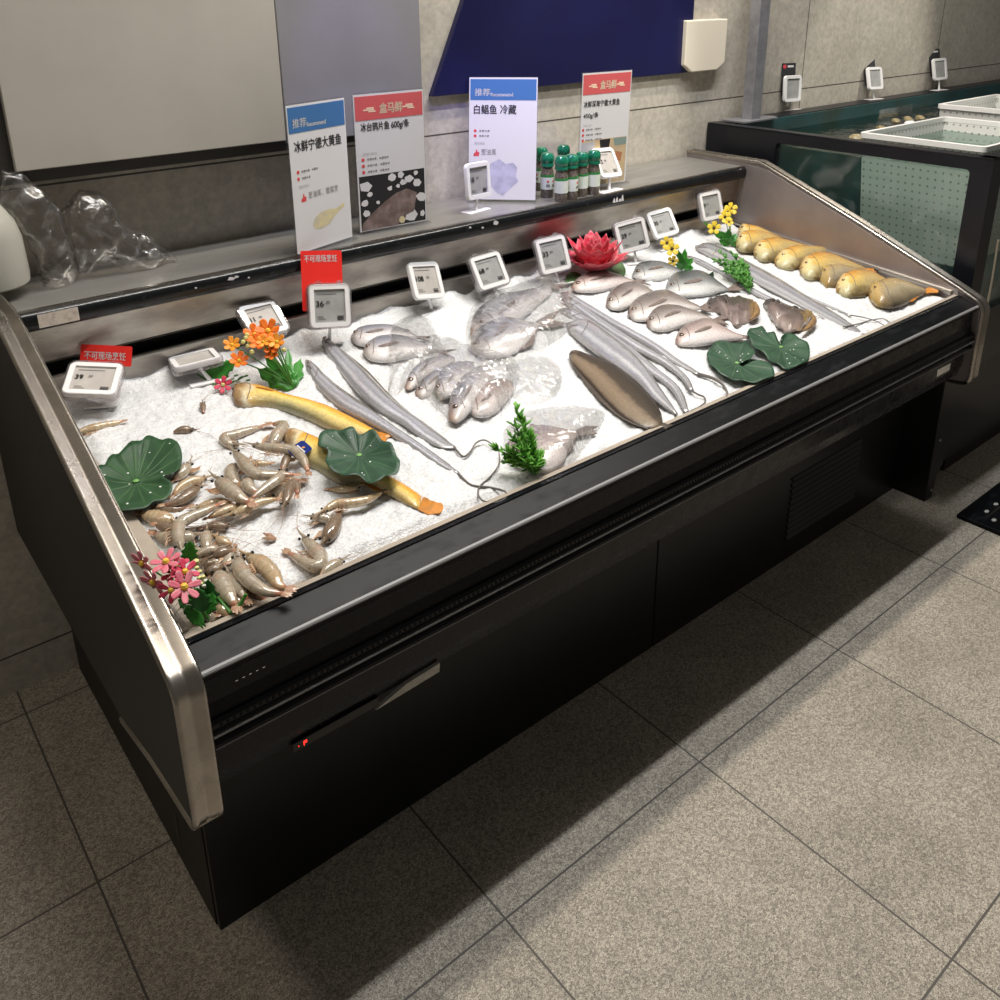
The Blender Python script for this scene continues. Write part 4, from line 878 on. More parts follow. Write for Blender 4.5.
fish('pomfret', 'lowest pomfret with reddish head, its tail reaching the lotus leaves', 'fish', [(675, 340), (680, 331), (692, 324), (706, 321), (720, 328), (733, 334), (744, 336)], [(676, 342.5), (681, 346), (694, 346), (708, 344.5), (722, 342), (735, 340), (744, 339)], **{**pk, 'mat': 'pomp'}, tail=(.03, .016, .5), dorsal=(.42, .9, .016, .15))
# pomfrets wrapped in clear film
PB = 'pomfrets under clear film in the middle of the ice'
bk = dict(h=.026, mat='pomb', group=PB, eye=(.145, -.1), eyer=.0068, pect=(.29, -.44, .24, .13, .16), finmat='pomfin', end=(.3, .4))
fish('pomfret', 'upper of the two bagged pomfrets just right of the red carded tag', 'fish', [(351, 336), (359, 330.5), (372, 328.5), (385, 328), (398, 330), (410, 334), (418, 337)], [(351.5, 339), (356, 344), (366, 346), (380, 345), (395, 342), (408, 340), (418, 339)], **bk, tail=(.04, .02, .3), dorsal=(.5, .9, .02, .8))
fish('pomfret', 'lower bagged pomfret beside the paired hairtails, face pale and rounded', 'fish', [(363, 350), (370, 342.5), (382, 338), (396, 337.5), (411, 341), (425, 346), (437, 351)], [(363.5, 353.5), (370, 360), (383, 362), (398, 360), (413, 357), (427, 354), (437, 352.5)], **bk, tail=(.045, .022, .3), dorsal=(.5, .92, .012, .2))
fish('pomfret', 'small bagged pomfret left of the crossed bag creases, head pointing down left', 'fish', [(405, 386), (409, 376), (419, 366), (432, 360), (446, 357), (455, 357)], [(405.5, 389.5), (411, 390), (421, 383), (433, 375), (446, 367), (455, 361)], **{**bk, 'h': .02}, z=.004)
fish('pomfret', 'bagged pomfret squeezed just below the small one, brown snout', 'fish', [(415, 392), (421, 383), (433, 374), (446, 368), (458, 365)], [(415.5, 396), (423, 399), (436, 393), (448, 385), (459, 376)], **{**bk, 'h': .022}, z=.0)
fish('pomfret', 'bagged pomfret in the middle of the front bag, snout reddish', 'fish', [(434, 389), (438, 376), (448, 366), (462, 362), (474, 362)], [(435, 393), (442, 399), (454, 395), (465, 386), (475, 374)], **{**bk, 'h': .022}, z=.01)
fish('pomfret', 'bagged pomfret nearest the front, head hanging down with dark snout', 'fish', [(448, 414), (449.5, 400), (456, 386), (467, 375), (482, 366), (493, 364)], [(449, 420), (457, 423), (468, 414), (479, 402), (488, 388), (495, 374)], **{**bk, 'h': .026}, z=.008)
fish('pomfret', 'pale bagged pomfret at the right edge of the front bag above the green sprig', 'fish', [(464, 403), (473, 392), (487, 384), (501, 380), (513, 382)], [(466, 409), (477, 417), (492, 415), (504, 405), (514, 391)], **{**bk, 'h': .024, 'mat': 'pomp'})
fish('pomfret', 'large silvery bagged pomfret lying flat with fin spread, front of the rear bag', 'fish', [(470, 346), (474, 334), (486, 323), (500, 318.5), (515, 320.5), (527, 323), (538, 323.5)], [(471, 350), (479, 356), (493, 358), (509, 356), (523, 348), (532, 338), (539, 327)], **{**bk, 'pect': (.34, -.2, .26, .2, .25)}, tail=[(536, 322), (548, 315), (560, 310.5), (551, 320), (567, 324), (554, 328), (539, 327.5)], dorsal=(.4, .95, .01, .15), anal=(.5, .97, .022, .4))
fish('pomfret', 'bagged pomfret at the very back of the rear bag with black tipped fin', 'fish', [(470, 330), (473, 317), (483, 306), (497, 298.5), (516, 294), (535, 289), (550, 284)], [(471, 338), (480, 338), (494, 333), (510, 326), (526, 316), (540, 304), (552, 292)], **bk, tail=(.05, .03, .3), dorsal=(.45, .8, .022, .5))
fish('pomfret', 'white bellied pomfret lying alone beside the green cypress sprig at the front', 'fish', [(505, 447), (515, 436), (528, 429.5), (541, 427.5), (556, 429.5), (568, 431), (577, 431.5)], [(506, 452), (515, 465), (532, 472), (550, 472), (563, 463), (570, 448), (577, 437)], h=.026, mat='pomp', group=None, eye=(.1, .1), eyer=.005, pect=(.34, .30, .14, .12, .25), finmat='pomfin', end=(.3, .4), tail=[(576, 431), (586, 426.5), (598, 427), (592, 430), (597, 434), (586, 436), (577, 436.5)], dorsal=(.42, .7, .016, .2), anal=(.72, .99, .014, .6))

# yellow croakers along the right wall
MT['croak'] = UVM('golden_croaker_skin', [(0, (.06, .05, .032)), (.22, (.15, .12, .06)), (.40, (.46, .35, .13)), (.58, (.68, .45, .11)), (.78, (.66, .29, .025)), (1, (.42, .15, .01))], [(0, (.40, .24, .07), .5), (.05, (.76, .66, .38), .6), (.20, (.82, .74, .44), .5), (.29, (.66, .44, .14), .1), (.5, (.34, .27, .16), .40), (.8, (.30, .24, .15), .5), (1, (.30, .18, .06), .6)], nscale=34, namt=.5, rough=.2, bump=.3)  # dark belly stops paint the shading of the near side into the skin
MT['croakg'] = UVM('greyish_croaker_skin', [(0, (.06, .048, .034)), (.25, (.16, .13, .085)), (.5, (.33, .275, .18)), (.8, (.42, .30, .12)), (1, (.26, .14, .03))], [(0, (.50, .26, .05), .8), (.07, (.66, .48, .17), .6), (.20, (.58, .36, .09), .5), (.32, (.45, .35, .2), 0), (.85, (.36, .28, .17), .3), (1, (.22, .15, .09), .7)], nscale=26, namt=.28, rough=.2)  # near-side shading painted into the dark belly stops here too
MT['crfin'] = M('orange_fin', (.60, .22, .02), .35, n2=(.36, .15, .02), nscale=60)
CG = 'yellow croakers laid along the right wall of the counter'
ck = dict(h=.036, mat='croak', group=CG, eye=(.16, -.05), eyer=.0055, end=(.22, .5), gill=.30, finmat='crfin', mouth=True)
CL = ['yellow croaker farthest back along the right wall, mostly hidden by the next', 'yellow croaker beside the rear yellow pansy sprig, second from the back', 'third yellow croaker from the back along the right wall', 'fourth yellow croaker from the back, tail stretched long toward the wall',
      'fifth yellow croaker from the back, in the middle of the wall row', 'yellow croaker with dark face pressed between two bigger ones, third from the front', 'yellow croaker with split golden gill, second from the front of the wall row', 'frontmost grey bodied yellow croaker at the right front corner of the ice']
CD = [([(737, 232), (742, 228.5), (755, 231), (770, 236), (785, 240)], [(738, 238), (745, 241), (756, 243), (770, 243), (785, 243)]),
      ([(735, 242), (742, 235.5), (755, 233.5), (768, 236), (780, 240), (790, 243)], [(736, 247), (742, 251), (756, 251.5), (770, 249), (782, 246.5), (790, 245)]),
      ([(753, 250), (760, 243.5), (772, 241.5), (786, 243.5), (800, 246), (812, 248.5)], [(754, 256), (761, 260.5), (775, 261), (789, 257.5), (802, 253), (812, 250.5)]),
      ([(774, 260), (781, 254), (792, 250.5), (806, 249.5), (820, 248.5), (831, 249.5)], [(775, 265), (783, 269), (797, 268.5), (809, 263.5), (821, 257.5), (831, 252.5)]),
      ([(799, 268), (805, 260), (816, 255.5), (829, 256.5), (842, 261), (855, 265.5), (866, 269)], [(800, 274), (808, 279), (822, 279), (837, 277), (851, 274.5), (866, 271)]),
      ([(819, 273), (825, 270), (836, 268.5), (850, 269.5), (862, 272)], [(820, 281), (827, 287), (838, 287), (850, 282), (862, 275)]),
      ([(835, 285), (842, 277.5), (855, 273), (869, 273.5), (881, 278.5), (892, 283)], [(836, 292), (846, 297), (860, 296.5), (873, 293), (883, 288.5), (892, 286)]),
      ([(868, 291.5), (875, 285.5), (888, 281.5), (902, 283.5), (915, 287.5), (926, 290)], [(869, 298), (878, 305.5), (893, 307.5), (906, 304), (917, 297.5), (926, 293.5)])]
for k in range(8):
    kk = dict(ck)
    if k in (5, 7): kk['mat'] = 'croakg'
    fish('yellow_croaker', CL[k], 'fish', CD[k][0], CD[k][1], z=-.004, tail=(.03, .02, .8) if k != 7 else [(925, 289.5), (932, 286.5), (939, 288), (938, 293), (926, 293.5)], dorsal=(.35, .85, .010, .3), anal=(.62, .85, .012, .4), **kk)
# two long yellow croakers on the left
MT['longc'] = UVM('long_yellow_croaker_skin', [(0, (.44, .41, .30)), (.16, (.22, .22, .12)), (.34, (.58, .50, .24)), (.55, (.80, .64, .20)), (.74, (.74, .38, .04)), (1, (.52, .19, .015))], [(0, (.24, .10, .035), .85), (.10, (.30, .18, .10), .85), (.15, (.74, .66, .5), .75), (.19, (.78, .38, .05), .35), (.40, (.8, .6, .2), 0), (1, (.72, .36, .05), .4)], nscale=30, namt=.22, rough=.2)
fish('yellow_croaker', 'long yellow croaker lying under the orange bouquet, above the scalloped lotus leaf', 'fish', [(232, 393), (236, 386.5), (246, 386), (262, 389.5), (285, 398.5), (310, 404), (335, 412), (360, 423), (380, 433)], [(232.5, 399), (236, 405.5), (246, 407.5), (258, 406), (275, 408), (300, 416), (325, 427), (347, 434), (376, 439)],
     h=.024, z=-.007, mat='longc', eye=(.05, .1), eyer=.0055, gill=.155, pect=(.20, .0, .12, .16, .1), finmat='crfin', end=(.12, .35), tail=(.03, .02, .8), mouth=True, dorsal=(.3, .9, .008, .3))
y2 = fish('yellow_croaker', 'long yellow croaker with blue tag on its head, half under the scalloped lotus leaf', 'fish', [(285, 437), (290, 431.5), (301, 434.5), (320, 442), (342, 453), (367, 466), (390, 479), (408, 488), (422, 496)], [(283.5, 442), (288, 449), (300, 459), (318, 471), (340, 483), (366, 484), (388, 494), (406, 504), (419, 510)],
     z=-.006, h=.026, mat='longc', eye=None, gill=.2, finmat='crfin', end=(.12, .35), tail=[(418, 510), (424, 496), (436, 499), (447, 506), (440, 514), (428, 515.5)], tailmat='crfin', anal=(.62, .8, .012, .4))
# blue tag on its head
MT['bluetag'] = M('royal_blue_tag', (.010, .025, .17), .7, spec=.1)
p0 = on_ice((300, 450), .032); Xt = (on_ice((306, 452), .03)-on_ice((294, 446), .03)).normalized(); Nt = V((0, -.45, .9)).normalized(); Xt = (Xt-Nt*Xt.dot(Nt)).normalized(); Yt = Nt.cross(Xt)
if Yt.y < 0: Yt = -Yt
bt = obj('blue_tag', rplate(MB(), p0, Xt, Yt, Nt, .030, .042, .006, .002), 'bluetag', y2, smooth=False)
obj('gold_dot', MB().ball(p0+Yt*.008+Nt*.0022, .004, 8, (1, 1, .3)), 'crfin', bt)
for dv in (.002, -.006, -.012): obj('pale_band', MB().obox(p0+Yt*dv+Nt*.0023, Xt*.011, Yt*.0016, Nt*.0003), 'paper', bt, smooth=False)

# hairtails (ribbon fish)
MT['hair'] = UVM('silver_hairtail_skin', [(0, (.30, .27, .25)), (.14, (.55, .54, .55)), (.30, (.36, .36, .39)), (.46, (.60, .60, .63)), (.58, (.34, .34, .38)), (.76, (.50, .50, .54)), (.86, (.22, .21, .21)), (.93, (.42, .40, .39)), (1, (.10, .09, .08))], [(0, (.16, .13, .11), .6), (.05, (.36, .33, .31), .4), (.1, (.6, .6, .6), 0), (.8, (.4, .4, .4), 0), (1, (.2, .19, .17), .5)], metal=.35, rough=.24, nscale=30, namt=.16)
MT['hairt'] = M('grey_whip_tail', (.17, .155, .145), .35, .2)
MT['hairf'] = M('brown_fin_edge', (.12, .10, .08), .4)
def hairtail(label, D=None, Vv=None, C=None, hw=None, whip=None, h=.016, eye=(.05, .35), group='hairtails in the middle of the ice', z=0.0, dors=True, mat='hair', wr=.0022):
    if C:
        c3 = catmull([on_ice(q, h*.35+z) for q in C], 26); D, Vv = [], []
        for i, p in enumerate(c3):
            t = (c3[min(i+1, 25)]-c3[max(i-1, 0)]).normalized(); s = V((0, 0, 1)).cross(t).normalized(); w = lerp(hw, i/25)
            D.append(p+s*w); Vv.append(p-s*w)
        if D[12].x < Vv[12].x: D, Vv = Vv, D
        r = fish('hairtail', label, 'fish', D, Vv, h, mat, group, z, n=44, nr=14, eye=eye, eyer=.0055, gill=.11, three=True, end=(.08, .5), finmat='hairf', dorsal=(.12, .95, .007, .3) if dors else None, mouth=True)
    else: r = fish('hairtail', label, 'fish', D, Vv, h, mat, group, z, n=44, nr=14, eye=eye, eyer=.0055, gill=.12, end=(.08, .5), finmat='hairf', dorsal=(.12, .95, .008, .3) if dors else None, mouth=True)
    if whip:
        w3 = catmull([on_ice(q, .007) for q in whip], 30); obj('whip_tail', MB().tube(w3, [wr*(1-.55*i/29)+.0004 for i in range(30)], 6), 'hairt', r)
    return r
HL = 'paired hairtails left of the bagged pomfrets'
hairtail('upper hairtail of the left pair, snout at the red carded price tag', [(320, 334.5), (331, 342), (349, 357), (369, 375), (385, 392), (406, 411), (425, 424), (445, 439), (456, 447)], [(321.5, 345), (330, 359), (345, 379), (362, 398), (380, 413), (401, 424), (419, 437), (440, 448), (456, 449)], group=HL, whip=[(454, 447), (463, 456.5), (470, 452), (476, 443), (484, 440), (491, 443.5), (493, 446)])
hairtail('lower hairtail of the left pair, snout beside the orange bouquet', [(303.5, 356.5), (317, 367), (331, 382), (350, 397), (371, 411), (392, 426), (415, 441), (440, 458), (460, 473)], [(306.5, 371), (317, 388), (332, 402), (346, 412), (365, 422), (389, 435), (414, 450), (440, 467), (460, 475)], group=HL, whip=[(458, 473), (471, 485), (490, 487.5), (506, 492), (505, 499), (495, 503), (483, 501), (478, 494), (480, 486), (490, 477), (499, 464), (499, 452)], h=.014)
HM = 'hairtails bundled beside the brown sole'
hairtail('broad bright hairtail right along the brown sole, nearest the sole of the bundle', [(566, 323), (590, 322), (615, 339), (640, 361), (657, 384), (669, 401), (678, 414)], [(569, 333), (590, 350), (612, 366), (635, 382), (651, 398), (664, 408), (677, 416)], group=HM, h=.022, eye=None)
hairtail('slim hairtail second from the sole in the bundle', C=[(562, 309), (579, 319), (596, 330), (625, 350), (650, 370), (675, 389), (687, 413)], hw=[(0, .012), (.1, .02), (.6, .019), (.9, .010), (1, .006)], group=HM, eye=None)
hairtail('hairtail third from the sole in the bundle, its thin tail curling at the rail', C=[(563, 299), (580, 310), (602, 326), (635, 347), (665, 363), (684, 378), (692, 391)], hw=[(0, .008), (.12, .018), (.6, .017), (.92, .009), (1, .005)], group=HM, whip=[(690, 389), (697, 394), (704, 397), (705, 402), (699, 407), (690, 411)], z=.003)
hairtail('outermost hairtail of the bundle, nearest the grey pomfrets, tail hooking at the rail', C=[(561, 293), (590, 311), (620, 329), (652, 346), (676, 362), (700, 375)], hw=[(0, .006), (.12, .015), (.55, .015), (.9, .012), (1, .006)], group=HM, whip=[(698, 374), (712, 378), (722, 384), (727, 392), (726, 398), (722, 401)], wr=.004)
HR = 'thin hairtails half sunk in the ice on the right'
hairtail('thin hairtail with a violet head beside the green sprigs on the right', [(694.5, 245.5), (709, 243), (725, 249), (746, 261), (776, 277), (810, 298), (840, 316), (868, 336)], [(696, 250), (709, 257.5), (729, 268), (760, 286), (795, 304), (830, 322), (868, 338.5)], group=HR, h=.012, z=-.004, mat='hair', dors=False)
hairtail('thin hairtail running from the front yellow sprig toward the right front corner', C=[(686, 256), (705, 265), (735, 282), (770, 300), (808, 315), (845, 328)], hw=[(0, .006), (.1, .014), (.6, .013), (1, .004)], group=HR, h=.010, z=-.004, dors=False, eye=None, whip=[(843, 327), (858, 324), (872, 320), (884, 319), (893, 325)], wr=.0018)
hairtail('thin hairtail nearest the yellow croakers, half sunk in the ice', C=[(742, 266), (768, 281), (797, 294), (827, 306), (852, 316)], hw=[(0, .010), (.5, .011), (1, .003)], group=HR, h=.009, z=-.004, dors=False, eye=None, whip=[(850, 315), (866, 318), (880, 323), (890, 330)], wr=.0016)

# sole
MT['sole'] = UVM('brown_sole_skin', [(0, (.03, .021, .015)), (.16, (.055, .038, .026)), (.24, (.17, .122, .078)), (.48, (.22, .165, .108)), (.60, (.17, .122, .08)), (.66, (.06, .043, .03)), (1, (.028, .021, .016))], [(0, (.012, .01, .009), .9), (.06, (.03, .022, .016), .6), (.12, (.3, .2, .1), 0), (.9, (.2, .15, .1), 0), (1, (.05, .037, .027), .8)], nscale=60, namt=.12, rough=.36, coat=.1)
MT['solefin'] = M('frilled_brown_fin', (.07, .05, .035), .5, n2=(.04, .03, .022), nscale=120)
fish('sole', 'brown leaf shaped sole lying alone at the front middle of the ice', 'fish', [(569, 354), (575, 350.5), (597, 359.5), (617, 366.5), (637, 384), (650, 396), (660, 411), (663, 424)], [(569.5, 357), (573, 366), (590, 386), (605, 403), (620, 417), (637, 426), (650, 430), (662, 427)], h=.017, mat='sole', eye=(.055, .3), eyer=.003, gill=None, end=(.2, .3), dorsal=(.02, .98, .008, .3), anal=(.05, .98, .012, .4), finmat='solefin', tail=(.02, .018, .9))
# two cut fish heads
MT['head'] = UVM('grey_fish_head_skin', [(0, (.36, .29, .27)), (.35, (.24, .18, .165)), (.6, (.11, .085, .08)), (1, (.035, .03, .03))], [(0, (.04, .034, .032), .5), (.3, (.2, .2, .2), 0), (.9, (.3, .2, .1), .1), (1, (.40, .26, .10), .8)], nscale=22, namt=.9, bump=.4, rough=.25, coat=.4)
MT['cutf'] = M('cut_flesh', (.34, .22, .09), .35, n2=(.16, .08, .05), nscale=90)
def fhead(label, D, Vv, cut):
    r = fish('cut_fish', label, 'fish head', D, Vv, .026, 'head', 'cut fish heads before the lotus leaves', lump=.014, gill=.42, eye=(.25, .45), eyer=.004, end=(.3, .12), mouth=True)
    P = catmull([on_ice(q, .02) for q in cut], 12); obj('cut_edge', MB().tube(P, [.003+.006*math.sin(math.pi*i/11) for i in range(12)], 8), 'cutf', r); return r
fhead('left cut fish head, pale brown with folded skin', [(706, 302), (714, 299), (728, 298.5), (742, 299.5), (754, 301)], [(708, 307), (719, 313), (730, 321), (738, 327), (756, 318)], [(755, 302), (757, 309), (756, 315), (750, 320)])
fhead('right cut fish head, darker grey with an open cut end', [(763, 303), (771, 302), (788, 306.5), (802, 311), (813, 315)], [(764.5, 306), (770, 315), (778, 326), (788, 332), (800, 331)], [(813, 315), (814, 321), (809, 327), (802, 331)])
# ------------------------------------------------------------------ prawns
MT['prawn'] = UVM('grey_prawn_shell', [(0, (.66, .55, .40)), (.45, (.58, .49, .37)), (.8, (.44, .38, .29)), (1, (.36, .31, .24))], [(0, (.20, .12, .06), .6), (.10, (.30, .24, .17), .3), (.30, (.30, .24, .17), .1), (.35, (.46, .20, .10), .4), (.41, (.3, .25, .19), 0), (.84, (.42, .31, .20), .3), (1, (.50, .16, .08), .85)], stripes=(8, .5, (.30, .225, .15)), nscale=90, namt=.5, rough=.14, coat=1.0, bump=.08, spec=.6, vpow=1)
MT['prawnt'] = UVM('tan_prawn_shell', [(0, (.72, .56, .36)), (.5, (.64, .50, .32)), (1, (.44, .33, .20))], [(0, (.22, .12, .06), .5), (.12, (.3, .2, .1), 0), (.30, (.4, .2, .1), .1), (.35, (.46, .18, .08), .4), (.42, (.3, .25, .19), 0), (.86, (.54, .33, .15), .3), (1, (.56, .18, .08), .85)], stripes=(8, .45, (.34, .235, .13)), nscale=90, namt=.5, rough=.14, coat=1.0, bump=.08, spec=.6, vpow=1)
MT['prawnd'] = UVM('brown_prawn_shell', [(0, (.36, .25, .16)), (.5, (.30, .21, .14)), (1, (.18, .13, .09))], [(0, (.06, .04, .025), .7), (.2, (.2, .1, .05), .1), (.8, (.3, .18, .10), 0), (1, (.40, .11, .06), .8)], stripes=(7, .4, (.12, .08, .05)), nscale=90, namt=.5, rough=.18, coat=.5, bump=.08, spec=.5, vpow=1)
MT['ptail'] = M('reddish_tail_fan', (.34, .17, .10), .3, n2=(.42, .29, .19), nscale=120, coat=.5)
MT['pleg'] = M('pale_orange_legs', (.42, .24, .14), .35, n2=(.50, .38, .26), nscale=90)
MT['pfeel'] = M('thin_feeler', (.36, .22, .15), .4)
def prawn(label, path, rp, layer=0, mat='prawn', eye=True, feel=1, group=None, tailfan=True, legs=True, k=0):
    """path in the photo from head to tail; rp = body half width in pixels"""
    r0 = rp*.0025
    z0 = r0*.35+layer*.012
    pts = catmull([on_ice(q, z0) for q in path], 22); n = 22; rings, uv = [], []
    for i, p in enumerate(pts):
        t = i/(n-1); T = (pts[min(i+1, n-1)]-pts[max(i-1, 0)]).normalized(); A = V((0, 0, 1)).cross(T).normalized(); U = T.cross(A)
        r = r0*lerp([(0, .12), (.04, .38), (.12, .68), (.25, .90), (.36, .95), (.42, .92), (.6, .88), (.78, .70), (.9, .50), (1, .26)], t)
        if t > .38: r *= 1+.05*math.sin((t-.38)*8*6.2832)
        P = p+V((0, 0, 1))*(.003*math.sin(math.pi*t))
        rings.append([P+A*r*math.cos(a)+U*r*.92*math.sin(a) for a in [2*math.pi*j/14 for j in range(14)]]); uv.append([(t, .5+.5*math.sin(2*math.pi*j/14)) for j in range(14)])
    root = thing('prawn', label, 'prawn', pts[10]-V((0, 0, r0)), group)
    obj('body', MB().loft(rings, uv), mat, root, angle=180)
    rnd = random.Random(k*7+3)
    T0 = (pts[0]-pts[2]).normalized(); A0 = V((0, 0, 1)).cross(T0).normalized()
    obj('rostrum', MB().tube([pts[2]+V((0, 0, r0*.5)), pts[0]+V((0, 0, r0*.35)), pts[0]+T0*r0*1.6+V((0, 0, r0*.5))], [r0*.28, r0*.2, .0005], 6), mat, root)
    if eye:
        for s in (-1, 1): obj('eye', MB().ball(pts[1]+A0*s*r0*.62+V((0, 0, r0*.30)), r0*.17+.0006, 8), 'pupil', root)
    if tailfan:
        T1 = (pts[-1]-pts[-3]).normalized(); A1 = V((0, 0, 1)).cross(T1).normalized(); m = MB()
        for s, L in ((-.42, .8), (-.16, 1.0), (.16, 1.0), (.42, .8)):
            d = (T1+A1*s).normalized(); w = d.cross(V((0, 0, 1))).normalized(); L2 = r0*1.5*L; b = pts[-1]-T1*r0*.25
            m.tube([b, b+d*L2*.55+V((0, 0, .001)), b+d*L2], [r0*.16, r0*.30, r0*.05], 6, flat=.35)
        obj('tail_fan', m, 'ptail', root, kind='stuff')
    if legs:
        m = MB(); s = 1 if (k % 2) else -1
        for i in range(5):
            q = pts[5+i]; T = (pts[6+i]-pts[4+i]).normalized(); A = V((0, 0, 1)).cross(T).normalized()*s
            m.tube([q+A*r0*.6, q+A*r0*(1.3+.2*rnd.random())-T*r0*.3-V((0, 0, r0*.1)), q+A*r0*1.7-T*r0*(.9+.5*rnd.random())-V((0, 0, r0*.2))], [r0*.12, r0*.1, r0*.05], 5)
        obj('legs', m, 'pleg', root, kind='stuff')
    for f in range(feel):
        s = 1 if f % 2 else -1; c = pts[0]+T0*r0*.5; L = r0*(5+3*rnd.random()); bend = (rnd.random()-.5)*1.6
        P = []
        for i in range(9):
            u = i/8; w = c+T0*L*u*(1-.2*u)+A0*(s*L*.25*u+bend*L*.5*u*u); g = zice(w.y)+.004
            P.append(V((w.x, w.y, max(g, w.z+(g-w.z)*u))))
        obj('feeler', MB().tube(P, [.0006*(1-.6*i/8) for i in range(9)], 4), 'pfeel', root)
    return root
